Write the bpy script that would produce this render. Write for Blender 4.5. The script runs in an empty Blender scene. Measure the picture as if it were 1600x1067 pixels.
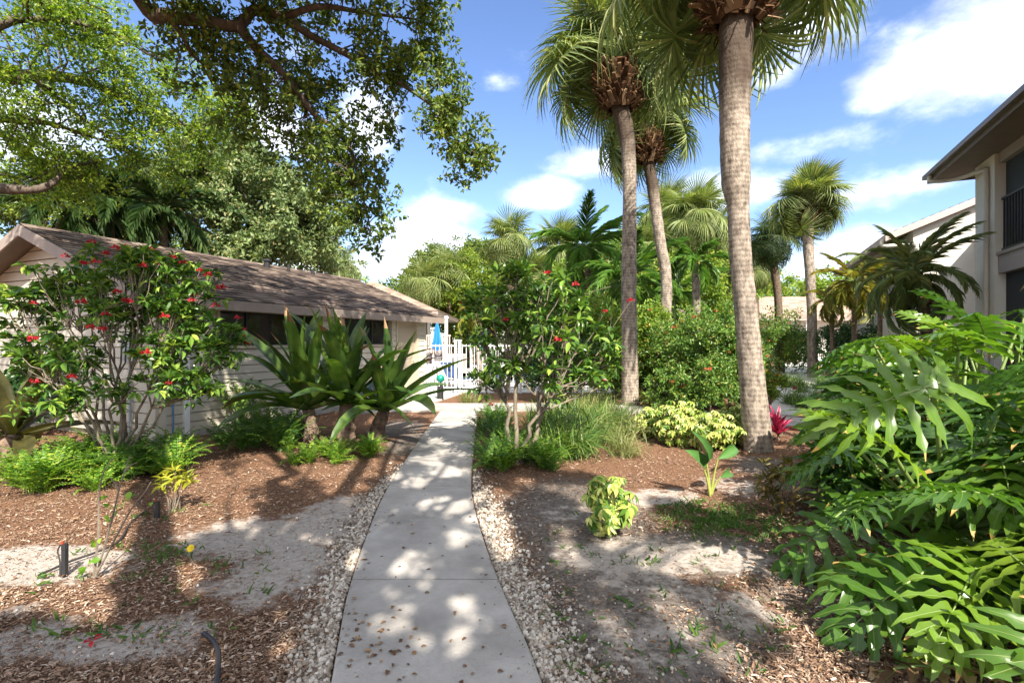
import bpy, math, numpy as np
from mathutils import Vector, Matrix

# ------------------------------------------------------------------ camera, sky, sun, exposure
SC = bpy.context.scene
COL = SC.collection
F, CX, HY, CH = 800.0, 800.0, 533.0, 1.5
cam = bpy.data.cameras.new('camera'); camo = bpy.data.objects.new('camera', cam); COL.objects.link(camo)
camo.location = (0, 0, CH); camo.rotation_euler = (math.radians(90), 0, 0)
cam.sensor_width = 36; cam.lens = 18.0; cam.clip_start = 0.05; cam.clip_end = 3000
SC.camera = camo
SUN_AZ, SUN_EL = math.radians(20), math.radians(43)
SUN = np.array([math.sin(SUN_AZ) * math.cos(SUN_EL), -math.cos(SUN_AZ) * math.cos(SUN_EL), math.sin(SUN_EL)])
SC.view_settings.view_transform = 'Standard'; SC.view_settings.look = 'None'
SC.view_settings.exposure = 1.85; SC.view_settings.gamma = 1
SC.cycles.max_bounces = 8; SC.cycles.diffuse_bounces = 4; SC.cycles.transmission_bounces = 4
SC.cycles.transparent_max_bounces = 8; SC.cycles.use_denoising = True
sl = bpy.data.lights.new('sun', 'SUN'); sl.energy = 3.8; sl.angle = math.radians(0.53); sl.color = (1, 0.93, 0.82)
so = bpy.data.objects.new('sun', sl); COL.objects.link(so)
so.rotation_euler = Vector(SUN).to_track_quat('Z', 'Y').to_euler(); so.location = (4, -8, 12)

W = bpy.data.worlds.new('World'); SC.world = W; W.use_nodes = True
nt = W.node_tree; nt.nodes.clear()
def N(t, **k):
    n = nt.nodes.new(t)
    for a, b in k.items(): setattr(n, a, b)
    return n
def mth(op, a, b=None, c=None, clamp=False):
    n = N('ShaderNodeMath', operation=op); n.use_clamp = clamp
    for i, x in enumerate((a, b, c)):
        if x is None: continue
        if isinstance(x, (int, float)): n.inputs[i].default_value = x
        else: nt.links.new(x, n.inputs[i])
    return n.outputs[0]
sky = N('ShaderNodeTexSky', sky_type='NISHITA'); sky.sun_disc = False
sky.sun_elevation = SUN_EL; sky.sun_rotation = math.atan2(SUN[0], SUN[1]); sky.ozone_density = 3.0; sky.air_density = 1.0; sky.dust_density = 0.3
tc = N('ShaderNodeTexCoord')
nz = N('ShaderNodeTexNoise'); nz.inputs['Scale'].default_value = 5.5; nz.inputs['Detail'].default_value = 9; nz.inputs['Roughness'].default_value = 0.6
mp = N('ShaderNodeMapping'); mp.inputs['Scale'].default_value = (1, 1, 1.9)
nt.links.new(tc.outputs['Generated'], mp.inputs[0]); nt.links.new(mp.outputs[0], nz.inputs['Vector'])
clouds = [(700, 330, .1, .03, .55), (930, 250, .1, .03, .4), (1250, 230, .12, .03, .4), (1060, 180, .1, .03, .4), (480, 420, .1, .04, .8), (1510, 85, .11, .07, .9), (1400, 130, .075, .035, .85), (1590, 60, .13, .08, .95), (840, 305, .075, .032, .9), (660, 385, .13, .05, .9), (560, 190, .07, .06, .75), (430, 200, .08, .07, .8), (1130, 300, .12, .04, .7), (1340, 300, .07, .035, .5), (1450, 285, .07, .025, .5), (770, 130, .035, .02, .3), (1250, 40, .1, .05, .55), (600, 420, .16, .03, .8), (1340, 400, .12, .05, .7), (30, 190, .1, .07, .8), (1200, 120, .05, .03, .5)]
acc = None
for px, py, rx, rz, w in clouds:
    d = np.array([(px - CX) / F, 1, (HY - py) / F]); d /= np.linalg.norm(d)
    sb = N('ShaderNodeVectorMath', operation='SUBTRACT'); sb.inputs[1].default_value = d
    nt.links.new(tc.outputs['Generated'], sb.inputs[0])
    ml = N('ShaderNodeVectorMath', operation='MULTIPLY'); ml.inputs[1].default_value = (1 / rx, 1 / rx, 1 / rz)
    nt.links.new(sb.outputs[0], ml.inputs[0])
    ln = N('ShaderNodeVectorMath', operation='LENGTH'); nt.links.new(ml.outputs[0], ln.inputs[0])
    b = mth('MULTIPLY', mth('SUBTRACT', 1.35, ln.outputs['Value'], clamp=True), w)
    acc = b if acc is None else mth('MAXIMUM', acc, b)
sp = N('ShaderNodeSeparateXYZ'); nt.links.new(tc.outputs['Generated'], sp.inputs[0])
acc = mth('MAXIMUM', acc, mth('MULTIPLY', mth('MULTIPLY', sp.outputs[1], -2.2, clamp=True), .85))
acc = mth('MAXIMUM', acc, mth('MULTIPLY', mth('MULTIPLY', mth('SUBTRACT', sp.outputs[2], .64), 5.0, clamp=True), .85))   # unseen cloud overhead and behind the camera, added to lift and neutralise fill
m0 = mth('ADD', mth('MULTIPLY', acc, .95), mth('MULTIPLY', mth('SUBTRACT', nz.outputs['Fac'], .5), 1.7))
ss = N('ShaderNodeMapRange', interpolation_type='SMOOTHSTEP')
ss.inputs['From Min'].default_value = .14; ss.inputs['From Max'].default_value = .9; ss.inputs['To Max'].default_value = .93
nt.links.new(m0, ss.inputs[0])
mx = N('ShaderNodeMix', data_type='RGBA')
tint = N('ShaderNodeMix', data_type='RGBA', blend_type='MULTIPLY'); tint.inputs[0].default_value = 1
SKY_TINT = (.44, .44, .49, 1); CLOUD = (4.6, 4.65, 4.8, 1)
tint.inputs[7].default_value = SKY_TINT
gm = N('ShaderNodeGamma'); gm.inputs[1].default_value = 1.05; nt.links.new(sky.outputs[0], gm.inputs[0]); nt.links.new(gm.outputs[0], tint.inputs[6])
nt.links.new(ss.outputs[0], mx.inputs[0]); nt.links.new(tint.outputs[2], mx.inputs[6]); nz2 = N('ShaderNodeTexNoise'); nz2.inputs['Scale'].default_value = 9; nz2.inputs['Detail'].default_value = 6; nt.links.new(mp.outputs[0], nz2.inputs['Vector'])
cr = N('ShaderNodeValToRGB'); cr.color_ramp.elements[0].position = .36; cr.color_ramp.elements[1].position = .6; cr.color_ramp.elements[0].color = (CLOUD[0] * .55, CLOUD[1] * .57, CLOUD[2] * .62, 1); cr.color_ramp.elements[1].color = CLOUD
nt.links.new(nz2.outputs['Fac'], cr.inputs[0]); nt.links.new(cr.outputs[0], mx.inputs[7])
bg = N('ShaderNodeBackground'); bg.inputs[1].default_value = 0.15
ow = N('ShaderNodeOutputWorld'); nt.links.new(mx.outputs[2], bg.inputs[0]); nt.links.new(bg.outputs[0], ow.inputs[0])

# ------------------------------------------------------------------ helpers
RG = np.random.default_rng(11)
def P(px, py, d): return np.array([(px - CX) / F * d, d, CH - (py - HY) / F * d])
def G(px, py, z=0.0):
    d = (CH - z) * F / (py - HY); return np.array([(px - CX) / F * d, d, z])
def proj(p):
    p = np.asarray(p, float); y = np.where(p[..., 1] > .05, p[..., 1], np.nan)
    return CX + p[..., 0] / y * F, HY - (p[..., 2] - CH) / y * F
def nrm(v): v = np.asarray(v, float); return v / np.maximum(np.linalg.norm(v, axis=-1, keepdims=True), 1e-9)
def tag(o, label=None, cat=None, group=None, kind=None):
    if label: o['label'] = label
    if cat: o['category'] = cat
    if group: o['group'] = group
    if kind: o['kind'] = kind
    return o
def thing(name, label, cat, loc=(0, 0, 0), group=None):
    o = bpy.data.objects.new(name, None); COL.objects.link(o); o.location = tuple(float(x) for x in loc); o.empty_display_size = .2
    return tag(o, label, cat, group)
def use(name, me, parent=None, M=None):
    o = bpy.data.objects.new(name, me); COL.objects.link(o)
    if parent is not None: o.parent = parent
    if M is not None: o.matrix_local = M
    return o
def dup(root, loc, rz=0.0, s=1.0, label=None):
    c = root.copy(); COL.objects.link(c); c.location = tuple(float(x) for x in loc); c.rotation_euler = (0, 0, rz); c.scale = (s, s, s)
    if label: c['label'] = label
    for ch in root.children:
        k = ch.copy(); COL.objects.link(k); k.parent = c
        for g in ch.children:
            q = g.copy(); COL.objects.link(q); q.parent = k
    return c
class MB:
    def __init__(s): s.V = []; s.F = []; s.n = 0
    def add(s, V, Fc, m=0):
        V = np.asarray(V, float).reshape(-1, 3); Fc = np.asarray(Fc, int)
        s.V.append(V); s.F.append((Fc + s.n, m)); s.n += len(V)
    def mesh(s, name, mats, smooth=False, off=None):
        V = np.concatenate(s.V)
        if off is not None: V = V - np.asarray(off, float)
        me = bpy.data.meshes.new(name)
        me.vertices.add(len(V)); me.vertices.foreach_set('co', V.ravel().astype(np.float32))
        lp = np.concatenate([f.ravel() for f, _ in s.F]); cnt = np.concatenate([np.full(len(f), f.shape[1]) for f, _ in s.F])
        st = np.concatenate([[0], np.cumsum(cnt)[:-1]])
        me.loops.add(len(lp)); me.loops.foreach_set('vertex_index', lp.astype(np.int32))
        me.polygons.add(len(cnt)); me.polygons.foreach_set('loop_start', st.astype(np.int32))
        mats = mats if isinstance(mats, (list, tuple)) else [mats]
        for m in mats: me.materials.append(m)
        if len(mats) > 1: me.polygons.foreach_set('material_index', np.concatenate([np.full(len(f), m) for f, m in s.F]).astype(np.int32))
        me.polygons.foreach_set('use_smooth', np.full(len(cnt), bool(smooth)))
        me.update(calc_edges=True)
        return me
    def build(s, name, mats, parent=None, smooth=False):
        off = None if parent is None else np.array(parent.location)
        if parent is not None and parent.parent is not None: off = off + np.array(parent.parent.location)
        return use(name, s.mesh(name, mats, smooth, off), parent)
def frames(d, n, sx, sy, sz):
    y = nrm(d); x = nrm(np.cross(y, n)); z = np.cross(x, y)
    return np.stack([x * np.reshape(sx, (-1, 1)), y * np.reshape(sy, (-1, 1)), z * np.reshape(sz, (-1, 1))], axis=-1)
def inst(mb, T, M, pos, m=0):
    V, Fc = T; n = len(pos); v = len(V)
    A = np.einsum('nij,vj->nvi', M, V) + np.asarray(pos)[:, None, :]
    B = (Fc[None] + (np.arange(n) * v)[:, None, None]).reshape(-1, Fc.shape[1])
    mb.add(A.reshape(-1, 3), B, m)
def strip(ys, hw, zs, fold=0.0, xs=None):
    V = []; n = len(ys)
    for i in range(n):
        x0 = 0 if xs is None else xs[i]
        V += [(x0 - hw[i], ys[i], zs[i] + fold * hw[i]), (x0, ys[i], zs[i]), (x0 + hw[i], ys[i], zs[i] + fold * hw[i])]
    Fc = []
    for i in range(n - 1):
        a = 3 * i; Fc += [(a, a + 1, a + 4, a + 3), (a + 1, a + 2, a + 5, a + 4)]
    return np.array(V, float), np.array(Fc)
RHOMB = (np.array([(0, 0, 0), (.5, .45, .1), (0, 1, -.1), (0, .45, 0), (-.5, .45, .1)], float), np.array([(0, 1, 2, 3), (0, 3, 2, 4)]))
OVAL = strip([0, .12, .4, .72, 1], [.03, .28, .5, .36, .02], [0, .01, .02, -.03, -.14], .25)
LANCE = strip([0, .25, .55, .8, 1], [.1, .45, .5, .3, .02], [0, .05, .04, -.06, -.22], .2)
BLADE = strip([0, .35, .7, 1], [.5, .5, .4, .03], [0, .03, -.05, -.3], .15)
def catmull(pts, n=6):
    p = np.asarray(pts, float); q = np.vstack([2 * p[0] - p[1], p, 2 * p[-1] - p[-2]]); out = []
    for i in range(1, len(q) - 2):
        for t in np.linspace(0, 1, n, endpoint=False):
            a, b, c, d = q[i - 1], q[i], q[i + 1], q[i + 2]
            out.append(.5 * (2 * b + (c - a) * t + (2 * a - 5 * b + 4 * c - d) * t * t + (3 * b - a - 3 * c + d) * t ** 3))
    out.append(p[-1]); return np.array(out)
def tube(mb, pts, rad, sides=8, m=0, cap=True, rough=0.0):
    pts = np.asarray(pts, float); n = len(pts); rad = np.broadcast_to(np.asarray(rad, float), (n,))
    T = nrm(np.gradient(pts, axis=0)); ref = np.array([1., 0, 0]) if abs(T[0][0]) < .8 else np.array([0, 1., 0])
    a = np.arange(sides) / sides * 2 * math.pi; V = []
    for i in range(n):
        x = nrm(ref - T[i] * np.dot(ref, T[i])); ref = x; y = np.cross(T[i], x)
        r = rad[i] * (1 + (RG.uniform(-rough, rough, sides) if rough else 0))
        V.append(pts[i] + (np.cos(a) * r)[:, None] * x + (np.sin(a) * r)[:, None] * y)
    V = np.concatenate(V); Fc = []
    i = np.arange(n - 1)[:, None] * sides; j = np.arange(sides)[None]; j2 = (j + 1) % sides
    Fc = np.stack([i + j, i + j2, i + sides + j2, i + sides + j], -1).reshape(-1, 4)
    mb.add(V, Fc, m)
    if cap:
        mb.add(V[-sides:], [list(range(sides))], m); mb.add(V[:sides], [list(range(sides))[::-1]], m)
def boxax(mb, o, ax, ay, az, m=0):
    o, ax, ay, az = (np.asarray(q, float) for q in (o, ax, ay, az))
    V = [o, o + ax, o + ax + ay, o + ay, o + az, o + ax + az, o + ax + ay + az, o + ay + az]
    mb.add(V, [(0, 3, 2, 1), (4, 5, 6, 7), (0, 1, 5, 4), (1, 2, 6, 5), (2, 3, 7, 6), (3, 0, 4, 7)], m)
def box(mb, x0, x1, y0, y1, z0, z1, m=0): boxax(mb, (x0, y0, z0), (x1 - x0, 0, 0), (0, y1 - y0, 0), (0, 0, z1 - z0), m)
def rnd_unit(n): return nrm(RG.normal(size=(n, 3)))
def in_ball(n): return rnd_unit(n) * RG.uniform(0, 1, (n, 1)) ** .45

# ------------------------------------------------------------------ materials
def newmat(name):
    m = bpy.data.materials.new(name); m.use_nodes = True; t = m.node_tree; t.nodes.clear()
    o = t.nodes.new('ShaderNodeOutputMaterial'); b = t.nodes.new('ShaderNodeBsdfPrincipled'); t.links.new(b.outputs[0], o.inputs[0])
    return m, t, b, o
def plain(name, c, rough=.6, var=.12, scale=6.0, bump=0.0, metal=0.0, bscale=None, spec=.4):
    m, t, b, o = newmat(name)
    tcn = t.nodes.new('ShaderNodeTexCoord'); n = t.nodes.new('ShaderNodeTexNoise'); n.inputs['Scale'].default_value = scale; n.inputs['Detail'].default_value = 8
    n.inputs['Roughness'].default_value = .65
    t.links.new(tcn.outputs['Object'], n.inputs['Vector'])
    r = t.nodes.new('ShaderNodeValToRGB'); r.color_ramp.elements[0].position = .3; r.color_ramp.elements[1].position = .72
    r.color_ramp.elements[0].color = (*[x * (1 - var) for x in c], 1); r.color_ramp.elements[1].color = (*[min(1, x * (1 + var)) for x in c], 1)
    t.links.new(n.outputs['Fac'], r.inputs[0]); t.links.new(r.outputs[0], b.inputs['Base Color'])
    b.inputs['Roughness'].default_value = rough; b.inputs['Metallic'].default_value = metal; b.inputs['Specular IOR Level'].default_value = spec
    if bump:
        n2 = t.nodes.new('ShaderNodeTexNoise'); n2.inputs['Scale'].default_value = bscale or scale * 6; n2.inputs['Detail'].default_value = 6
        t.links.new(tcn.outputs['Object'], n2.inputs['Vector'])
        bp = t.nodes.new('ShaderNodeBump'); bp.inputs['Strength'].default_value = bump; bp.inputs['Distance'].default_value = .02
        t.links.new(n2.outputs['Fac'], bp.inputs['Height']); t.links.new(bp.outputs[0], b.inputs['Normal'])
    return m
def leaf(name, cols, rough=.46, trans=.3, tcol=None, spec=.32):
    """cols: list of (pos, rgb): one colour per leaf, picked at random per mesh island"""
    m, t, b, o = newmat(name)
    g = t.nodes.new('ShaderNodeNewGeometry'); r = t.nodes.new('ShaderNodeValToRGB'); e = r.color_ramp.elements
    while len(e) < len(cols): e.new(.5)
    for k, (p, c) in enumerate(cols): e[k].position = p; e[k].color = (*c, 1)
    t.links.new(g.outputs['Random Per Island'], r.inputs[0]); t.links.new(r.outputs[0], b.inputs['Base Color'])
    b.inputs['Roughness'].default_value = rough; b.inputs['Specular IOR Level'].default_value = spec
    tr = t.nodes.new('ShaderNodeBsdfTranslucent'); mixc = t.nodes.new('ShaderNodeMix'); mixc.data_type = 'RGBA'; mixc.blend_type = 'MULTIPLY'; mixc.inputs[0].default_value = 1
    mixc.inputs[7].default_value = (*(tcol or (1.6, 1.7, .7)), 1); t.links.new(r.outputs[0], mixc.inputs[6]); t.links.new(mixc.outputs[2], tr.inputs[0])
    ms = t.nodes.new('ShaderNodeMixShader'); ms.inputs[0].default_value = trans
    t.links.new(b.outputs[0], ms.inputs[1]); t.links.new(tr.outputs[0], ms.inputs[2]); t.links.new(ms.outputs[0], o.inputs[0])
    return m
def bark(name, c1, c2, scale=(8, 8, 8), bump=.6, ring=0.0, ns=1.0, ringk=.07):
    m, t, b, o = newmat(name)
    tcn = t.nodes.new('ShaderNodeTexCoord'); mpn = t.nodes.new('ShaderNodeMapping'); mpn.inputs['Scale'].default_value = scale
    t.links.new(tcn.outputs['Object'], mpn.inputs[0])
    n = t.nodes.new('ShaderNodeTexNoise'); n.inputs['Scale'].default_value = ns; n.inputs['Detail'].default_value = 10; n.inputs['Roughness'].default_value = .7
    t.links.new(mpn.outputs[0], n.inputs['Vector'])
    r = t.nodes.new('ShaderNodeValToRGB'); r.color_ramp.elements[0].position = .34; r.color_ramp.elements[1].position = .62
    r.color_ramp.elements[0].color = (*c1, 1); r.color_ramp.elements[1].color = (*c2, 1)
    t.links.new(n.outputs['Fac'], r.inputs[0]); t.links.new(r.outputs[0], b.inputs['Base Color']); b.inputs['Roughness'].default_value = .85; b.inputs['Specular IOR Level'].default_value = .2
    h = n.outputs['Fac']
    if ring:
        w = t.nodes.new('ShaderNodeTexWave'); w.bands_direction = 'Z'; w.inputs['Scale'].default_value = ring; w.inputs['Distortion'].default_value = 2.5; w.inputs['Detail'].default_value = 3; w.inputs['Detail Scale'].default_value = 2
        t.links.new(tcn.outputs['Object'], w.inputs['Vector'])
        a = t.nodes.new('ShaderNodeMath'); a.operation = 'MULTIPLY_ADD'; a.inputs[1].default_value = ringk
        t.links.new(w.outputs['Fac'], a.inputs[0]); t.links.new(n.outputs['Fac'], a.inputs[2]); h = a.outputs[0]
        t.links.new(h, r.inputs[0]); r.color_ramp.elements[0].position = .38; r.color_ramp.elements[1].position = .66
    bp = t.nodes.new('ShaderNodeBump'); bp.inputs['Strength'].default_value = bump; bp.inputs['Distance'].default_value = .03
    t.links.new(h, bp.inputs['Height']); t.links.new(bp.outputs[0], b.inputs['Normal'])
    return m
M = {}
M['oak_bark'] = bark('oak_bark', (.035, .027, .02), (.14, .11, .085), (9, 9, 2.5), .9)
M['palm_bark'] = bark('palm_bark', (.09, .07, .055), (.36, .3, .24), (13, 13, 6), 1.0, 4.5)
M['palm_bark_dark'] = bark('palm_bark_dark', (.05, .035, .025), (.18, .13, .09), (12, 12, 14), 1.0, 7.0)
M['boot'] = leaf('boot', [(0, (.025, .013, .008)), (.5, (.085, .042, .02)), (.85, (.15, .085, .045)), (1, (.26, .18, .11))], .9, .0, spec=.1)
M['sabal'] = leaf('sabal_leaf', [(0, (0.074, 0.105, 0.032)), (.5, (0.147, 0.200, 0.063)), (.85, (0.252, 0.294, 0.105)), (1, (0.378, 0.357, 0.158))], .42, .3, (1.7, 1.7, .6))
M['sabal_blue'] = leaf('sabal_leaf_dark', [(0, (.028, .055, .022)), (.6, (.06, .1, .04)), (1, (.11, .15, .05))], .42, .28)
M['fan_light'] = leaf('fan_leaf_light', [(0, (.1, .14, .04)), (.6, (.18, .23, .07)), (1, (.3, .31, .12))], .45, .3)
M['pinnate'] = leaf('pinnate_leaf', [(0, (0.055, 0.138, 0.028)), (.6, (0.117, 0.234, 0.041)), (1, (0.235, 0.358, 0.068))], .38, .3)
M['pinnate_dark'] = leaf('pinnate_leaf_dark', [(0, (.03, .065, .02)), (.7, (.065, .115, .036)), (1, (.12, .17, .05))], .4, .22)
M['pinnate_yellow'] = leaf('pinnate_leaf_yellow', [(0, (.09, .12, .02)), (.5, (.2, .2, .03)), (1, (.36, .25, .04))], .45, .3)
M['pygmy'] = leaf('pygmy_leaf', [(0, (.09, .13, .05)), (.6, (.17, .22, .075)), (.9, (.28, .28, .08)), (1, (.5, .36, .08))], .45, .25)
M['petiole'] = plain('petiole', (.14, .2, .05), .45, .2)
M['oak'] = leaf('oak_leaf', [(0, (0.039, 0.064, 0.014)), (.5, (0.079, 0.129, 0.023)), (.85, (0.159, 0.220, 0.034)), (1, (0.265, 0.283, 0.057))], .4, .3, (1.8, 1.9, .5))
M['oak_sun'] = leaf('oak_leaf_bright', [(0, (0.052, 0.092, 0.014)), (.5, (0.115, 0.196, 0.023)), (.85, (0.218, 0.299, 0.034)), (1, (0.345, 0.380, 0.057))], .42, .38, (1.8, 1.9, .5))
M['oak_grey'] = leaf('oak_leaf_grey', [(0, (0.069, 0.109, 0.041)), (.5, (0.132, 0.190, 0.069)), (.85, (0.207, 0.265, 0.098)), (1, (0.310, 0.276, 0.138))], .5, .25)
M['yellowgreen'] = leaf('yellowgreen_leaf', [(0, (.07, .12, .015)), (.5, (.13, .2, .02)), (1, (.26, .3, .03))], .45, .35)
M['lime'] = leaf('lime_leaf', [(0, (.09, .17, .012)), (.5, (.17, .28, .018)), (1, (.3, .36, .03))], .42, .35)
M['hedge'] = leaf('hedge_leaf', [(0, (0.046, 0.104, 0.019)), (.5, (0.098, 0.189, 0.033)), (.9, (0.182, 0.286, 0.052)), (1, (0.338, 0.234, 0.065))], .36, .25)
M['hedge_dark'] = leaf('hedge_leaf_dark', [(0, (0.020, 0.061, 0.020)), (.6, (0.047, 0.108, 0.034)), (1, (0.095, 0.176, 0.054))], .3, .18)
M['hedge_mid'] = leaf('hedge_leaf_mid', [(0, (0.079, 0.151, 0.022)), (.5, (0.158, 0.252, 0.030)), (.9, (0.264, 0.353, 0.048)), (1, (0.396, 0.252, 0.060))], .4, .3)
M['jatropha'] = leaf('jatropha_leaf', [(0, (0.030, 0.074, 0.015)), (.5, (0.070, 0.150, 0.025)), (.85, (0.149, 0.255, 0.037)), (1, (0.300, 0.389, 0.063))], .3, .25)
M['jatropha_stem'] = bark('jatropha_stem', (.09, .07, .05), (.24, .2, .15), (14, 14, 8), .4)
M['red'] = leaf('red_flower', [(0, (.26, .006, .012)), (.6, (.42, .012, .03)), (1, (.5, .03, .025))], .5, .25, (1.2, .8, .8))
M['orange'] = leaf('orange_flower', [(0, (.3, .03, .015)), (.6, (.38, .08, .03)), (1, (.42, .2, .07))], .5, .2, (1.2, .9, .8))
M['crinum'] = leaf('crinum_leaf', [(0, (0.024, 0.050, 0.013)), (.45, (0.050, 0.094, 0.020)), (.75, (0.094, 0.149, 0.024)), (.92, (0.132, 0.165, 0.033)), (1, (0.110, 0.077, 0.033))], .33, .22)
M['crinum_old'] = leaf('crinum_leaf_old', [(0, (.04, .04, .014)), (.6, (.09, .075, .022)), (1, (.16, .12, .03))], .4, .22)
M['crinum_trunk'] = bark('crinum_trunk', (.03, .02, .015), (.24, .17, .12), (10, 10, 7), 1.0)
M['fern'] = leaf('fern_leaf', [(0, (0.047, 0.126, 0.013)), (.5, (0.105, 0.221, 0.019)), (.85, (0.210, 0.336, 0.032)), (1, (0.357, 0.378, 0.053))], .45, .35)
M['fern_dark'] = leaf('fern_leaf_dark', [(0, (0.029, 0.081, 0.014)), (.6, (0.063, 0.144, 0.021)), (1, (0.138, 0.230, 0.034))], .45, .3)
M['grass_blade'] = leaf('grass_blade', [(0, (0.033, 0.083, 0.017)), (.5, (0.083, 0.165, 0.028)), (.85, (0.176, 0.242, 0.055)), (1, (0.308, 0.286, 0.121))], .42, .3)
M['grass_dry'] = leaf('grass_blade_pale', [(0, (.08, .11, .03)), (.5, (.17, .2, .06)), (1, (.33, .3, .14))], .5, .3)
M['scheff'] = leaf('schefflera_leaf', [(0, (.05, .12, .015)), (.3, (.13, .23, .03)), (.5, (.3, .36, .07)), (.8, (.48, .49, .14)), (1, (.6, .6, .26))], .38, .25, (1.2, 1.2, .6))
M['croton_yellow'] = leaf('croton_yellow_leaf', [(0, (.14, .18, .02)), (.5, (.3, .3, .025)), (1, (.42, .38, .05))], .42, .3)
M['croton_dark'] = leaf('croton_dark_leaf', [(0, (.05, .055, .015)), (.6, (.12, .1, .02)), (1, (.2, .13, .03))], .42, .25)
M['ti'] = leaf('ti_leaf', [(0, (.1, .012, .03)), (.5, (.32, .02, .07)), (1, (.5, .05, .13))], .36, .3, (1.4, .7, .8))
M['bird'] = plain('bird_leaf', (.055, .13, .03), .33, .2)
M['bird_stem'] = plain('bird_stem', (.3, .33, .08), .45, .2)
M['weed'] = leaf('weed_leaf', [(0, (.035, .09, .015)), (1, (.1, .18, .03))], .5, .3)
M['sapling'] = leaf('sapling_leaf', [(0, (.09, .2, .015)), (1, (.2, .33, .03))], .4, .35)
M['yellow'] = plain('yellow_petal', (.75, .55, .02), .5, .1)
M['dead'] = leaf('dead_leaf', [(0, (.08, .04, .02)), (.5, (.17, .09, .045)), (1, (.3, .19, .1))], .8, .12, (1.3, 1, .7))
M['mulch'] = leaf('mulch_chip', [(0, (.075, .045, .03)), (.35, (.18, .11, .07)), (.7, (.31, .205, .14)), (.9, (.42, .31, .225)), (1, (.5, .42, .34))], .9, .0, spec=.15)
M['stone'] = leaf('white_stone', [(0, (.1, .08, .06)), (.25, (.25, .2, .155)), (.6, (.42, .37, .3)), (1, (.58, .53, .46))], .8, .0, spec=.25)
M['concrete'] = plain('concrete', (.345, .32, .29), .85, .34, 1.7, .25, bscale=60, spec=.2)
M['concrete_pale'] = plain('concrete_pale', (.52, .5, .47), .85, .1, 2.0, .2, bscale=50, spec=.2)
M['siding'] = plain('siding', (.52, .475, .385), .6, .06, 4.0, .08, bscale=30)
M['cream'] = plain('cream_trim', (.42, .37, .27), .6, .06)
M['door'] = plain('door_paint', (.4, .34, .25), .5, .05)
M['fascia'] = plain('fascia', (.26, .21, .175), .6, .12, 5)
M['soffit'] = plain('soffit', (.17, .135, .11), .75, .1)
M['shingle'] = leaf('shingle', [(0, (.038, .028, .024)), (.4, (.095, .07, .057)), (.75, (.15, .113, .09)), (1, (.21, .165, .13))], .9, .0, spec=.15)
M['shingle_tan'] = leaf('shingle_tan', [(0, (.2, .145, .11)), (.5, (.28, .2, .155)), (1, (.36, .27, .21))], .9, .0, spec=.15)
M['white'] = plain('white_paint', (.78, .78, .77), .45, .05)
M['pink'] = plain('pinkish_rail', (.48, .36, .31), .6, .08)
M['stucco'] = plain('stucco', (.6, .575, .5), .85, .05, 2.0, .35, bscale=45)
M['stucco_white'] = plain('stucco_white', (.6, .57, .5), .85, .04, 2.0, .3, bscale=45)
M['taupe'] = plain('taupe_paint', (.3, .26, .24), .6, .06)
M['gutter'] = plain('gutter_brown', (.14, .115, .09), .45, .1)
M['downspout'] = plain('downspout', (.52, .48, .4), .45, .06)
M['black'] = plain('black_plastic', (.022, .022, .024), .5, .2)
M['rail_dark'] = plain('rail_dark', (.03, .03, .035), .45, .1)
M['blue_pipe'] = plain('blue_pipe', (.1, .2, .34), .5, .1)
M['grey_box'] = plain('grey_box', (.33, .36, .38), .5, .08)
M['blue'] = plain('blue_canvas', (.015, .17, .62), .75, .15, 5)
M['navy'] = plain('navy_sling', (.02, .045, .12), .7, .15)
M['bluegrey'] = plain('bluegrey_sling', (.13, .22, .36), .7, .15)
M['teal'] = plain('teal_plastic', (.005, .2, .15), .35, .1)
M['sign_brown'] = plain('sign_dark', (.03, .02, .025), .5, .05)
M['dark_pipe'] = plain('irrigation_pipe', (.035, .03, .03), .55, .2)
M['redcap'] = plain('red_cap', (.4, .05, .02), .5, .1)
def glassy(name, c, rough=.06):
    m, t, b, o = newmat(name); b.inputs['Base Color'].default_value = (*c, 1); b.inputs['Roughness'].default_value = rough; b.inputs['Specular IOR Level'].default_value = .6; return m

def seeglass():
    m, t, b, o = newmat('window_glass_see_through'); b.inputs['Base Color'].default_value = (.03, .026, .022, 1); b.inputs['Roughness'].default_value = .04; b.inputs['Specular IOR Level'].default_value = .8
    tr = t.nodes.new('ShaderNodeBsdfTransparent'); tr.inputs[0].default_value = (.75, .7, .65, 1); ms = t.nodes.new('ShaderNodeMixShader'); ms.inputs[0].default_value = .7
    t.links.new(tr.outputs[0], ms.inputs[1]); t.links.new(b.outputs[0], ms.inputs[2]); t.links.new(ms.outputs[0], o.inputs[0]); return m
M['glass_brown'] = seeglass(); M['glass'] = glassy('window_glass', (.018, .02, .022)); M['water'] = glassy('pool_water', (.03, .36, .5), .08)
M['bulb'] = glassy('opaque_lens', (.01, .25, .19), .2)
def screenmat():
    m, t, b, o = newmat('screen_mesh'); b.inputs['Base Color'].default_value = (.03, .033, .036, 1); b.inputs['Roughness'].default_value = .7
    tr = t.nodes.new('ShaderNodeBsdfTransparent'); ms = t.nodes.new('ShaderNodeMixShader'); ms.inputs[0].default_value = .8
    t.links.new(tr.outputs[0], ms.inputs[1]); t.links.new(b.outputs[0], ms.inputs[2]); t.links.new(ms.outputs[0], o.inputs[0]); return m
M['screen'] = screenmat()
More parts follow.
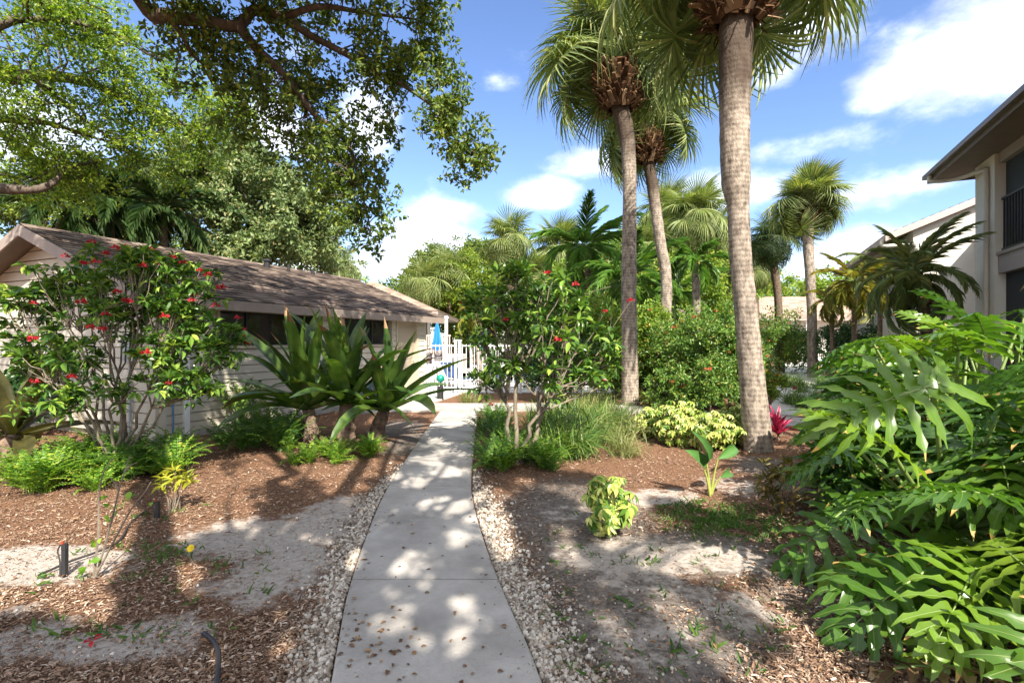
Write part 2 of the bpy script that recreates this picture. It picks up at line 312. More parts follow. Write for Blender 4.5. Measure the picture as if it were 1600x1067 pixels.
def bark_fade(name, z0, z1, dark=(.05, .033, .022)):
    """ringed palm bark that keeps its old brown fibre above z0..z1 metres"""
    m = M['palm_bark'].copy(); m.name = name; t = m.node_tree; b = next(n for n in t.nodes if n.type == 'BSDF_PRINCIPLED'); src = b.inputs['Base Color'].links[0].from_socket
    tcn = t.nodes.new('ShaderNodeTexCoord'); sx = t.nodes.new('ShaderNodeSeparateXYZ'); t.links.new(tcn.outputs['Object'], sx.inputs[0]); n = t.nodes.new('ShaderNodeTexNoise'); n.inputs['Scale'].default_value = 5; n.inputs['Detail'].default_value = 6; t.links.new(tcn.outputs['Object'], n.inputs['Vector'])
    a = t.nodes.new('ShaderNodeMath'); a.operation = 'MULTIPLY_ADD'; a.inputs[1].default_value = (z1 - z0) * 1.6; t.links.new(n.outputs['Fac'], a.inputs[0]); t.links.new(sx.outputs[2], a.inputs[2])
    r = t.nodes.new('ShaderNodeMapRange'); r.inputs['From Min'].default_value = z0 + (z1 - z0) * .8; r.inputs['From Max'].default_value = z1 + (z1 - z0) * .8; r.inputs['To Max'].default_value = .88; t.links.new(a.outputs[0], r.inputs[0])
    mx_ = t.nodes.new('ShaderNodeMix'); mx_.data_type = 'RGBA'; t.links.new(r.outputs[0], mx_.inputs[0]); t.links.new(src, mx_.inputs[6]); mx_.inputs[7].default_value = (*dark, 1); t.links.new(mx_.outputs[2], b.inputs['Base Color']); return m
M['sign_letter'] = plain('sign_letter', (.5, .5, .49), .5, .05)
M['leaf_tip'] = plain('leaf_tip', (.3, .2, .05), .6, .3)
def striped(name, c1, c2, c3, rough):
    m, t, b, o = newmat(name); tcn = t.nodes.new('ShaderNodeTexCoord'); n = t.nodes.new('ShaderNodeTexNoise'); n.inputs['Scale'].default_value = 3.2; n.inputs['Detail'].default_value = 7; t.links.new(tcn.outputs['Object'], n.inputs['Vector'])
    r = t.nodes.new('ShaderNodeValToRGB'); e = r.color_ramp.elements; e.new(.5)
    for k, (p, c) in enumerate(((.32, c1), (.52, c2), (.68, c3))): e[k].position = p; e[k].color = (*c, 1)
    t.links.new(n.outputs['Fac'], r.inputs[0]); t.links.new(r.outputs[0], b.inputs['Base Color']); b.inputs['Roughness'].default_value = rough
    tr = t.nodes.new('ShaderNodeBsdfTranslucent'); mixc = t.nodes.new('ShaderNodeMix'); mixc.data_type = 'RGBA'; mixc.blend_type = 'MULTIPLY'; mixc.inputs[0].default_value = 1; mixc.inputs[7].default_value = (1.8, 1.9, .7, 1); t.links.new(r.outputs[0], mixc.inputs[6]); t.links.new(mixc.outputs[2], tr.inputs[0])
    ms = t.nodes.new('ShaderNodeMixShader'); ms.inputs[0].default_value = .25; t.links.new(b.outputs[0], ms.inputs[1]); t.links.new(tr.outputs[0], ms.inputs[2]); t.links.new(ms.outputs[0], o.inputs[0]); return m
M['crinum_leaf'] = striped('crinum_leaf_green', (.026, .055, .014), (.06, .115, .02), (.13, .17, .034), .33)
M['crinum_old_leaf'] = striped('crinum_leaf_brown', (.03, .032, .012), (.06, .056, .018), (.11, .095, .026), .4)

# ------------------------------------------------------------------ ground, paths
def hgt(x, y):
    x = np.asarray(x, float); y = np.asarray(y, float)
    return .009 * np.sin(2.1 * x + .7 * np.sin(1.3 * y)) * np.cos(1.7 * y + 1.1) + .006 * np.sin(5.3 * x + 2.0 * y) + .004 * np.sin(11 * x - 7 * y + np.sin(5 * y)) - .004
def ell(px, py, rx, ry):
    c = G(px, py); d = c[1]; y1 = CH * F / (max(py - ry, HY + 12) - HY); y0 = CH * F / (py + ry - HY)
    return c[0], d, rx * d / F, (y1 - y0) / 2
def blob(X, Y, lst):
    m = np.zeros_like(X)
    for e in lst:
        cx, cy, rx, ry = ell(*e[:4]); w = e[4] if len(e) > 4 else 1
        q = np.sqrt(((X - cx) / rx) ** 2 + ((Y - cy) / ry) ** 2); m = np.maximum(m, w * np.clip(1.5 - q, 0, 1))
    return m
SAND = [(40, 880, 150, 30, 1.2), (420, 835, 130, 34, 1), (520, 800, 60, 30, .8), (180, 1010, 140, 24, 1), (30, 1000, 60, 40, .9), (260, 985, 90, 22, .8), (440, 890, 80, 50, .9), (30, 950, 40, 14, .6),
        (990, 868, 130, 30, .8), (1010, 905, 100, 40, .5), (1020, 775, 80, 14, .7), (1120, 870, 80, 25, .7), (1150, 760, 60, 20, .55), (880, 800, 50, 20, .45), (1010, 1000, 120, 60, .5), (1150, 950, 70, 40, .6), (330, 920, 40, 16, .5)]
SOIL = [(900, 800, 110, 60, .9), (950, 930, 120, 140, 1), (1050, 1000, 180, 110, 1), (1080, 860, 160, 40, .8), (640, 690, 30, 20, .8), (620, 668, 40, 12, .9), (1290, 930, 120, 80, .6), (1230, 740, 60, 30, .9), (470, 850, 90, 60, .5)]
xs = np.concatenate([[-900, -300, -120, -60, -30, -18, -12], np.arange(-9, 9.01, .07), [12, 18, 30, 60, 120, 300, 900]])
ys = np.concatenate([[-300, -60, -20, -8, -3, 0, 1], np.arange(1.6, 13.01, .07), [14, 16, 20, 30, 50, 90, 200, 500, 1500]])
X, Y = np.meshgrid(xs, ys); Zg = hgt(X, Y) * (np.abs(X) < 12) * (Y < 15); nx = len(xs)
mb = MB(); i = (np.arange(len(ys) - 1)[:, None] * nx + np.arange(nx - 1)[None]).ravel()
mb.add(np.stack([X, Y, Zg], -1), np.stack([i, i + 1, i + nx + 1, i + nx], -1))
def groundmat():
    m, t, b, o = newmat('ground_mix')
    tcn = t.nodes.new('ShaderNodeTexCoord')
    def noise(s, d=8, r=.65):
        n = t.nodes.new('ShaderNodeTexNoise'); n.inputs['Scale'].default_value = s; n.inputs['Detail'].default_value = d; n.inputs['Roughness'].default_value = r
        t.links.new(tcn.outputs['Object'], n.inputs['Vector']); return n.outputs['Fac']
    def ramp(f, st):
        r = t.nodes.new('ShaderNodeValToRGB'); e = r.color_ramp.elements
        while len(e) < len(st): e.new(.5)
        for k, (p, c) in enumerate(st): e[k].position = p; e[k].color = (*c, 1)
        t.links.new(f, r.inputs[0]); return r.outputs[0]
    def mixc(f, a, c):
        n = t.nodes.new('ShaderNodeMix'); n.data_type = 'RGBA'; t.links.new(f, n.inputs[0]); t.links.new(a, n.inputs[6]); t.links.new(c, n.inputs[7]); return n.outputs[2]
    def att(nm):
        a = t.nodes.new('ShaderNodeAttribute'); a.attribute_name = nm; return a.outputs['Fac']
    def edge(f, n, amt, lo, hi):
        a = t.nodes.new('ShaderNodeMath'); a.operation = 'MULTIPLY_ADD'; t.links.new(n, a.inputs[0]); a.inputs[1].default_value = amt; t.links.new(f, a.inputs[2])
        r = t.nodes.new('ShaderNodeMapRange'); r.interpolation_type = 'SMOOTHSTEP'; r.inputs['From Min'].default_value = lo + amt / 2; r.inputs['From Max'].default_value = hi + amt / 2; t.links.new(a.outputs[0], r.inputs[0]); return r.outputs[0]
    fine = noise(45, 6, .8); mid = noise(7, 8, .7)
    mul = ramp(fine, [(.3, (.06, .032, .02)), (.5, (.16, .085, .05)), (.68, (.32, .19, .115))])
    soil = ramp(noise(30, 8, .75), [(.32, (.06, .05, .042)), (.5, (.16, .135, .115)), (.7, (.28, .24, .205))])
    sand = ramp(noise(22, 8, .75), [(.3, (.2, .17, .145)), (.48, (.38, .33, .285)), (.7, (.5, .45, .39))])
    c = mixc(edge(att('soil'), mid, 1.5, .2, .65), mul, soil)
    c = mixc(edge(att('sand'), mid, 2.0, .3, .7), c, sand)
    t.links.new(c, b.inputs['Base Color']); b.inputs['Roughness'].default_value = .95; b.inputs['Specular IOR Level'].default_value = .1
    bp = t.nodes.new('ShaderNodeBump'); bp.inputs['Strength'].default_value = .7; bp.inputs['Distance'].default_value = .025
    t.links.new(noise(60, 8, .8), bp.inputs['Height']); t.links.new(bp.outputs[0], b.inputs['Normal'])
    return m
go = mb.build('ground', groundmat(), smooth=True); tag(go, kind='structure')
sandA, soilA = blob(X, Y, SAND), blob(X, Y, SOIL)
for nm, a in (('sand', sandA), ('soil', soilA)):
    at = go.data.attributes.new(nm, 'FLOAT', 'POINT'); at.data.foreach_set('value', a.ravel().astype(np.float32))
LE = [(508, 1100), (517, 1067), (529, 1000), (545, 920), (575, 830), (605, 762), (640, 708), (668, 668), (688, 641)]
RE = [(866, 1100), (848, 1067), (822, 1000), (794, 940), (762, 860), (742, 795), (736, 750), (741, 695), (746, 641)]
ZP = .035
def edge_curve(E):
    w = np.array([G(x, y, ZP) for x, y in E]); w = np.vstack([w[0] + (w[0] - w[1]) * 6, w]); return catmull(w, 8)
LW, RW = edge_curve(LE), edge_curve(RE)
def atd(Wc, d): return np.interp(d, Wc[:, 1], Wc[:, 0])
mb = MB(); joints = [1.0, 2.02, 3.16, 5.2, 6.9, 8.8, 11.2]
for a, b in zip(joints[:-1], joints[1:]):
    dd = np.linspace(a + .008, b - .008, 14); L = atd(LW, dd); R = atd(RW, dd); V = []
    for d, l, r in zip(dd, L, R):
        V += [(l - .012, d, -.1), (l, d, ZP - .006), (l + .012, d, ZP), (r - .012, d, ZP), (r, d, ZP - .006), (r + .012, d, -.1)]
    Fc = []
    for k in range(13):
        for j in range(5): q = k * 6 + j; Fc.append((q, q + 1, q + 7, q + 6))
    n = 6 * 13; mb.add(V, Fc); mb.add([V[q] for q in range(6)] + [V[n + q] for q in range(6)], [(0, 1, 2, 3), (0, 3, 4, 5), (6, 9, 8, 7), (6, 11, 10, 9)])
tag(mb.build('path', M['concrete']), kind='structure')
def ribbon(name, a, b, mat, z=.03):
    A = np.array(a, float); B = np.array(b, float); mbx = MB(); n = len(A); V = []
    for p, q in zip(A, B): V += [(p[0], p[1], -.08), (p[0], p[1], z), (q[0], q[1], z), (q[0], q[1], -.08)]
    Fc = [(4 * k + j, 4 * k + j + 1, 4 * k + j + 5, 4 * k + j + 4) for k in range(n - 1) for j in range(3)] + [(0, 1, 2, 3), tuple(4 * (n - 1) + j for j in (3, 2, 1, 0))]
    mbx.add(V, Fc); return tag(mbx.build(name, mat), kind='structure')
near = [(560, 646), (680, 642), (752, 641.5), (850, 642), (950, 644), (1100, 655), (1240, 667), (1420, 690)]
far = [(590, 632), (680, 631), (752, 631), (850, 631), (950, 633), (1100, 642), (1240, 653), (1420, 672)]
ribbon('cross_path', [G(*p) for p in far], [G(*p) for p in near], M['concrete'])
ribbon('side_path', [G(*p) for p in [(1190, 648), (1222, 612), (1215, 590), (1205, 577), (1225, 569), (1262, 561), (1300, 557)]][::-1], [G(*p) for p in [(1262, 650), (1330, 606), (1300, 590), (1262, 581), (1264, 577), (1290, 571), (1330, 565)]][::-1], M['concrete_pale'])
ribbon('pool_walk', [G(*p, .03) for p in [(575, 634), (590, 622), (600, 613.5)]], [G(*p, .03) for p in [(662, 634), (676, 627), (722, 613.5)]], M['concrete_pale'], .026)
ribbon('pool_deck', [(-6, 14.85), (-6, 19.5)], [(9, 14.85), (9, 19.5)], M['concrete_pale'], .022)
ribbon('pool_deck', [(-6, 24.5), (-6, 33)], [(9, 24.5), (9, 33)], M['concrete_pale'], .022)
mb = MB(); box(mb, -6, 9, 19.52, 24.48, -.3, .0); tag(mb.build('pool_water', M['water']), kind='structure')

# mulch chips, gravel, fallen leaves: nobody could count them
def onpath(x, y, pad=0.0):
    r = (y < 11.3) & (x > atd(LW, y) - pad) & (x < atd(RW, y) + pad)
    return r | ((y > 9.0) & (y < 12.4) & (x > -3.2) & (x < 5.2) & (y > 9.2 + .35 * np.maximum(0, 3.6 - x)) & (np.abs(y - (11.6 - .33 * np.maximum(0, x - 1.5))) < .75))
def samp(n, y0, y1, xw=1.12):
    u = RG.uniform(0, 1, n); y = 1 / (1 / y0 + u * (1 / y1 - 1 / y0)) ; y = np.where(RG.uniform(0, 1, n) < .35, RG.uniform(y0, y1, n), y)
    return RG.uniform(-xw, xw, n) * y, y
CHIP = strip([-.5, 0, .5], [.5, .5, .42], [0, .09, 0], .15)
def flat_frames(n, tilt, sx, sy, sz):
    a = RG.uniform(0, 2 * math.pi, n); d = np.stack([np.cos(a), np.sin(a), RG.normal(0, tilt, n)], -1)
    nn = np.stack([RG.normal(0, tilt, n), RG.normal(0, tilt, n), np.ones(n)], -1); return frames(d, nn, sx, sy, sz)
x, y = samp(300000, 2.0, 12.5); dens = 1 - .93 * np.clip(1.6 * blob(x, y, SAND), 0, 1) - .62 * np.clip(blob(x, y, SOIL), 0, 1)
dens *= .55 + .45 * np.clip(np.sin(3.1 * x + 2 * np.sin(1.9 * y)) * np.sin(2.7 * y + np.sin(2.3 * x)) * 2 + .6, 0, 1)
k = (RG.uniform(0, 1, len(x)) < dens) & ~onpath(x, y, .03); x, y = x[k], y[k]; n = len(x)
s = RG.uniform(.007, .02, n) * RG.choice([1, 1, 1, 2], n)
mb = MB(); inst(mb, CHIP, flat_frames(n, .17, s * RG.uniform(.18, .42, n), s, s), np.stack([x, y, hgt(x, y) + RG.uniform(.004, .02, n)], -1))
x, y = samp(60000, 2.0, 9); k = ~onpath(x, y, .03) & (RG.uniform(0, 1, len(x)) < .25 + .75 * np.clip(np.sin(4 * x + 3 * np.sin(2.3 * y)) * np.sin(3.7 * y + 2 * np.sin(3 * x)), 0, 1)); x, y = x[k], y[k]; n = len(x); s = RG.uniform(.005, .02, n)
inst(mb, CHIP, flat_frames(n, .25, s * RG.uniform(.25, .7, n), s, s), np.stack([x, y, hgt(x, y) + RG.uniform(.002, .006, n)], -1))
yy = RG.uniform(2.0, 9, 420); sd_ = RG.choice([-1, 1], 420); of_ = np.abs(RG.normal(0, .06, 420)); xx = np.where(sd_ < 0, atd(LW, yy) + of_, atd(RW, yy) - of_); s = RG.uniform(.004, .016, 420)
inst(mb, CHIP, flat_frames(420, .1, s * RG.uniform(.25, .6, 420), s, s), np.stack([xx, yy, 0 * xx + ZP + .003], -1))
tag(mb.build('mulch_chips', M['mulch']), 'brown shredded bark mulch chips covering the planting beds', 'mulch', kind='stuff')
def ico():
    p = (1 + 5 ** .5) / 2
    V = nrm(np.array([(-1, p, 0), (1, p, 0), (-1, -p, 0), (1, -p, 0), (0, -1, p), (0, 1, p), (0, -1, -p), (0, 1, -p), (p, 0, -1), (p, 0, 1), (-p, 0, -1), (-p, 0, 1)], float))
    Fc = np.array([(0, 11, 5), (0, 5, 1), (0, 1, 7), (0, 7, 10), (0, 10, 11), (1, 5, 9), (5, 11, 4), (11, 10, 2), (10, 7, 6), (7, 1, 8), (3, 9, 4), (3, 4, 2), (3, 2, 6), (3, 6, 8), (3, 8, 9), (4, 9, 5), (2, 4, 11), (6, 2, 10), (8, 6, 7), (9, 8, 1)])
    return V, Fc
IV, IF = ico(); mb = MB()
for side, Wc, y1, wd, cnt in ((-1, LW, 6.3, .11, 8500), (1, RW, 6.0, .15, 12000)):
    yy = 1 / (1 / 1.9 + RG.uniform(0, 1, cnt) * (1 / y1 - 1 / 1.9)); fade = np.clip((y1 - yy) / 1.6, .25, 1)
    off = np.abs(RG.normal(0, wd * .62, cnt)) * (.5 + .5 * fade) * RG.choice([1, 1, 1, 1.7], cnt) + .02; xx = atd(Wc, yy) + side * off
    keep = RG.uniform(0, 1, cnt) < fade * 1.05; xx, yy = xx[keep], yy[keep]; n = len(xx); r = RG.uniform(.004, .012, n) * RG.choice([1, 1, 1.4], n)
    Mx = frames(rnd_unit(n), rnd_unit(n), r * RG.uniform(.7, 1.2, n), r * RG.uniform(.8, 1.5, n), r * RG.uniform(.55, .9, n))
    for v in range(4):
        sel = np.arange(n) % 4 == v; inst(mb, (IV * RG.uniform(.75, 1.15, (12, 1)), IF), Mx[sel], np.stack([xx, yy, hgt(xx, yy) + r * RG.uniform(.3, 1.3, n)], -1)[sel])
x, y = samp(1200, 2.0, 8); k = ~onpath(x, y, .05) & ((blob(x, y, SAND) + blob(x, y, SOIL)) > .3); x, y = x[k], y[k]; n = len(x); r = RG.uniform(.004, .012, n)
inst(mb, (IV, IF), frames(rnd_unit(n), rnd_unit(n), r, r, r * .8), np.stack([x, y, hgt(x, y) + r * .3], -1))
tag(mb.build('gravel', M['stone']), 'loose white stones strewn along both sides of the concrete path', 'gravel', kind='stuff')
x, y = samp(1500, 1.9, 12); n = len(x); on = onpath(x, y); keep = np.where(on, RG.uniform(0, 1, n) < np.where(x < .0, .75, .4), RG.uniform(0, 1, n) < .8)
extra = np.array([G(px, py) for px, py in zip(RG.normal(585, 35, 40), RG.normal(1015, 22, 40))]); x = np.concatenate([x[keep], extra[:, 0]]); y = np.concatenate([y[keep], extra[:, 1]]); n = len(x)
s = RG.uniform(.014, .042, n); mb = MB(); inst(mb, OVAL, flat_frames(n, .15, s * .55, s, s * 1.4), np.stack([x, y, np.where(onpath(x, y), ZP, hgt(x, y) + .015) + .004], -1))
tag(mb.build('fallen_leaves', M['dead']), 'small dry brown oak leaves scattered over path and beds', 'leaf litter', kind='stuff')

# ------------------------------------------------------------------ low house on the left
O, U, Vv = np.array([-5.3, 7.64, 0]), np.array([.392, .92, 0]), np.array([-.92, .392, 0]); ZZ = np.array([0, 0, 1.])
def H(t, s, z): return O + U * t + Vv * s + ZZ * z
def hbox(mb, t0, t1, s0, s1, z0, z1, m=0): boxax(mb, H(t0, s0, z0), Vv * (s1 - s0), U * (t1 - t0), ZZ * (z1 - z0), m)
HL, HWd, ZE, ZR = 7.3, 5.4, 2.27, 3.34
SL = (ZR - ZE) / (HWd / 2)
house = thing('clubhouse', 'low house with pale lap siding and brown shingle roof beside the path', 'house', H(0, 0, 0))
WIN = [(.98, 3.2, 1.43, 2.02), (3.97, 5.68, 1.43, 2.02)]; DOOR = (5.95, 6.8, 0, 2.06)
mb = MB(); ex = .142; z = .1
while z < ZE - .1:
    z1 = min(z + ex, ZE - .05); segs = [(0.1, HL - .08)]
    for (a, b, c, d) in WIN + [DOOR]:
        if z1 > c + .02 and z < d - .02: segs = [q for p0, p1 in segs for q in ((p0, min(p1, a - .05)), (max(p0, b + .05), p1)) if q[1] - q[0] > .02]
    for p0, p1 in segs: boxax(mb, H(p0, -.05, z), Vv * .03, U * (p1 - p0), ZZ * (z1 - z - .013) + Vv * .012)
    z += ex
z = .1
while z < ZR - .15:
    z1 = z + .165; s0 = max(.02, (z1 - ZE) / SL + .05); s1 = HWd - s0
    q0 = max(.02, (z - ZE) / SL + .02); q1 = max(.02, (z + .15 - ZE) / SL + .02)
    if HWd - 2 * q0 > .1:
        q1 = min(q1, HWd / 2 - .01); V = [H(-.05, q0, z), H(-.05, HWd - q0, z), H(-.038, HWd - q1, z + .15), H(-.038, q1, z + .15)]; V += [p + U * .03 for p in V]
        mb.add(V, [(0, 1, 2, 3), (7, 6, 5, 4), (0, 4, 5, 1), (3, 2, 6, 7), (0, 3, 7, 4), (1, 5, 6, 2)])
    z += .165
mb.build('siding', M['siding'], house)
mb = MB(); hbox(mb, .02, HL, .28, HWd, 0, 2.2); hbox(mb, .012, .98, .012, .278, 0, 2.2); hbox(mb, 3.2, 3.97, .012, .278, 0, 2.2); hbox(mb, 5.68, 5.95, .012, .278, 0, 2.2); hbox(mb, 6.8, HL, .012, .278, 0, 2.2)
hbox(mb, .98, 3.2, .012, .278, 0, 1.42); hbox(mb, 3.97, 5.68, .012, .278, 0, 1.42); hbox(mb, .98, 3.2, .012, .278, 2.03, 2.2); hbox(mb, 3.97, 5.68, .012, .278, 2.03, 2.2); hbox(mb, 5.95, 6.8, .012, .278, 2.07, 2.2)
P4 = [H(.015, .05, 2.205), H(.015, HWd - .05, 2.205), H(.015, HWd / 2, ZR - .1)]; P5 = [p + U * (HL - .03) for p in P4]
mb.add(P4 + P5, [(0, 1, 2), (5, 4, 3)]); mb.build('wall', M['cream'], house)
mb = MB(); hbox(mb, -.06, .1, -.06, -.002, .05, 2.2); hbox(mb, -.06, -.002, -.002, .1, .05, 2.2); hbox(mb, HL - .1, HL + .02, -.03, -.002, .05, 2.2)
hbox(mb, .1, HL - .1, -.058, -.001, 2.1, 2.2); mb.build('corner_trim', M['siding'], house)
mb = MB(); hbox(mb, -.065, HL + .04, -.065, .0, -.05, .098); mb.build('plinth', M['concrete'], house)
for k, (a, b, c, d) in enumerate(WIN):
    mb = MB(); w = .055
    hbox(mb, a - w, b + w, -.068, .03, d, d + .06); hbox(mb, a - w, b + w, -.085, .03, c - .05, c); hbox(mb, a - w, a, -.068, .03, c, d); hbox(mb, b, b + w, -.068, .03, c, d)
    wf = mb.build('window', M['cream'], house)
    m_ = a + (b - a) * (.27 if k == 0 else .62)
    mb = MB(); hbox(mb, a, m_, .06, .07, c, d); mb.build('pane', M['glass'], wf); mb = MB(); hbox(mb, m_, b, .06, .07, c, d); mb.build('pane', M['glass_brown'], wf)
    mb = MB()
    hbox(mb, m_ - .02, m_ + .02, .03, .058, c + .02, d - .02); hbox(mb, a, b, .035, .059, c, c + .02); hbox(mb, a, b, .035, .059, d - .02, d); mb.build('mullion', M['black'], wf)
a, b, c, d = DOOR; mb = MB()
hbox(mb, a - .07, a, -.07, .02, 0, d + .07); hbox(mb, b, b + .07, -.07, .02, 0, d + .07); hbox(mb, a, b, -.07, .02, d, d + .07); df = mb.build('door_frame', M['cream'], house)
mb = MB(); hbox(mb, a, b, .02, .06, 0.02, d)
for z0, z1 in ((.25, .9), (1.05, 1.85)): hbox(mb, a + .12, b - .12, .012, .019, z0, z1)
mb.build('door', M['door'], house)
mb = MB(); tube(mb, [H(b - .08, .02, 1.0), H(b - .08, -.05, 1.0)], .012, 8); tube(mb, [H(b - .08, -.05, .99), H(b - .2, -.05, .99)], .01, 8); mb.build('door_handle', M['grey_box'], house)
# roof: deck, shingle courses, fascia, rakes, soffit
TE0, TE1, SE = -.45, HL + .42, -.36
def roofz(s): return ZE + .05 + SL * s
mb = MB(); sn = math.hypot(1, SL)
def slope(mb, side):
    q = (lambda t, s, z: H(t, s, z)) if side == 0 else (lambda t, s, z: H(t, HWd - s, z))
    s = SE; ncr = 0; dn = nrm(q(0, 1, SL) - q(0, 0, 0)); nn = nrm(np.cross(U, dn)) * (-1 if np.cross(U, dn)[2] < 0 else 1)
    while s < HWd / 2 - .02:
        t = TE0 - RG.uniform(0, .15)
        while t < TE1:
            t2 = min(t + RG.choice([.14, .2, .26, .3]), TE1); ta = max(t, TE0)
            if t2 - ta > .02:
                up = .012 + RG.choice([0, .004, .009]); L = .15
                o = q(ta, s, roofz(s)); s2 = min(s + .135, HWd / 2); o2 = q(ta, s2, roofz(s2)); w = U * (t2 - ta)
                mb.add([o + nn * up, o + w + nn * up, o2 + w + nn * .002, o2 + nn * .002, o, o + w], [(0, 1, 2, 3), (4, 5, 1, 0)])
            t = t2
        s += .131
slope(mb, 0); slope(mb, 1)
for k in range(40):
    t = TE0 + k * (TE1 - TE0) / 40; p = H(t, HWd / 2, roofz(HWd / 2) + .012)
    for sg in (1, -1): mb.add([p + ZZ * .012, p + U * .2 + ZZ * .016, p + U * .2 + Vv * sg * .14 - ZZ * .05, p + Vv * sg * .14 - ZZ * .054], [(0, 1, 2, 3)])
roof = mb.build('roof', M['shingle'], house)
mb = MB()
for sg in (0, 1):
    q = (lambda t, s, z: H(t, s, z)) if sg == 0 else (lambda t, s, z: H(t, HWd - s, z))
    a0, a1 = q(TE0 + .03, SE + .03, roofz(SE + .03) - .005), q(TE0 + .03, HWd / 2, roofz(HWd / 2) - .005)
    dz = -ZZ * .03; L = U * (TE1 - TE0 - .06)
    mb.add([a0, a0 + L, a1 + L, a1, a0 + dz, a0 + L + dz, a1 + L + dz, a1 + dz], [(0, 1, 2, 3), (4, 7, 6, 5), (0, 4, 5, 1), (0, 3, 7, 4), (1, 5, 6, 2)])
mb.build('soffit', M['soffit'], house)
mb = MB(); zf = roofz(SE)
hbox(mb, TE0, TE1, SE - .02, SE + .02, zf - .17, zf - .008); hbox(mb, TE0, TE1, HWd - SE - .02, HWd - SE + .02, zf - .17, zf - .008)
for t in (TE0 - .03, TE1):
    for sg in (0, 1):
        q = (lambda s, z: H(t, s, z)) if sg == 0 else (lambda s, z: H(t, HWd - s, z))
        a0, a1 = q(SE - .02, roofz(SE) - .18), q(HWd / 2 - .001 * sg, roofz(HWd / 2) - .18)
        mb.add([a0, a1, a1 + ZZ * .175, a0 + ZZ * .175, a0 + U * .03, a1 + U * .03, a1 + U * .03 + ZZ * .175, a0 + U * .03 + ZZ * .175], [(0, 1, 2, 3), (7, 6, 5, 4), (0, 4, 5, 1), (3, 2, 6, 7), (0, 3, 7, 4)])
mb.build('fascia', M['fascia'], house)
for px, r, hh in ((417, .07, .2), (451, .035, .16), (489, .05, .14)):
    k = (px - CX) / F; s_ = HWd / 2 - .25; oo = O + Vv * s_; t = (oo[0] - oo[1] * k) / (U[1] * k - U[0])
    mb = MB(); p = H(t, s_, roofz(s_)); tube(mb, [p - ZZ * .05, p + ZZ * hh], r, 10)
    if r > .06: tube(mb, [p + ZZ * hh * .75, p + ZZ * hh], r * 1.5, 10)
    mb.build('vent_pipe', M['black'], roof)
mb = MB(); tube(mb, [H(.19, -.08, .1), H(.19, -.08, 1.0)], .014, 8); tag(mb.build('water_pipe', M['blue_pipe'], house), 'thin blue water pipe')
mb = MB(); hbox(mb, .36, .44, -.1, -.03, .05, 2.1); mb.build('downspout', M['white'], house)
mb = MB(); hbox(mb, -.13, -.03, .35, .65, 1.2, 1.6); tube(mb, [H(-.08, .5, .1), H(-.08, .5, 1.2)], .02, 8); hbox(mb, -.15, -.131, .4, .6, 1.25, 1.55); mb.build('meter_box', M['grey_box'], house)

# ------------------------------------------------------------------ pool pavilion behind the house
pv = thing('pavilion', 'open poolside pavilion with white posts and pinkish picket railing', 'pavilion', (-4, 21, 0))
PX0, PX1, PY0, PY1 = -8.6, -2.4, 20.0, 27.0
mb = MB(); box(mb, PX0, PX1, PY0, PY1, .0, .85); mb.build('floor_slab', M['concrete_pale'], pv)
for px, dy in ((660.5, 20.1), (670, 22), (683, 25.0), (697.5, 20.1)):
    xx = (px - CX) / F * dy; mb = MB(); box(mb, xx - .055, xx + .055, dy - .055, dy + .055, .852, 2.498); box(mb, xx - .08, xx + .08, dy - .08, dy + .08, 2.4, 2.46); mb.build('post', M['white'], pv)
mb = MB(); box(mb, -3.55, PX1, PY0 + .03, PY0 + .08, 1.7, 1.76); box(mb, -3.55, PX1, PY0 + .03, PY0 + .08, .92, .97)
for xx in np.arange(-3.55, PX1, .09): box(mb, xx, xx + .045, PY0 + .035, PY0 + .075, .97, 1.7)
mb.build('railing', M['pink'], pv)
mb = MB(); cx_, cy_ = -6.0, 23.5; ez = 2.68; E = [(-9.3, 19.7), (-2.85, 19.7), (-2.85, 27.6), (-9.3, 27.6)]
R0, R1 = np.array([-6.1, 22.6, 4.15]), np.array([-6.1, 24.8, 4.15]); ev = [np.array([a, b, ez]) for a, b in E]
def course(mb, a, b, c, d, n, tab=.28):
    for k in range(n):
        f0, f1 = k / n, (k + 1) / n; p0, p1 = a + (d - a) * f0, b + (c - b) * f0; q0, q1 = a + (d - a) * f1, b + (c - b) * f1; nt_ = max(1, int(np.linalg.norm(p1 - p0) / tab)); up = np.array([0, 0, .018])
        for j in range(nt_):
            g0, g1 = j / nt_, (j + 1) / nt_; A_, B_ = p0 + (p1 - p0) * g0, p0 + (p1 - p0) * g1; C_, D_ = q0 + (q1 - q0) * g1, q0 + (q1 - q0) * g0
            mb.add([A_ + up, B_ + up, C_, D_, A_, B_], [(0, 1, 2, 3), (4, 5, 1, 0)])
course(mb, ev[0], ev[1], R0, R0, 18); course(mb, ev[1], ev[2], R1, R0, 18); course(mb, ev[2], ev[3], R1, R1, 10); course(mb, ev[3], ev[0], R0, R1, 10)
mb.build('roof', M['shingle_tan'], pv)
mb = MB(); box(mb, -9.3, -2.85, 19.7, 27.6, 2.5, 2.66); mb.build('fascia', M['fascia'], pv)

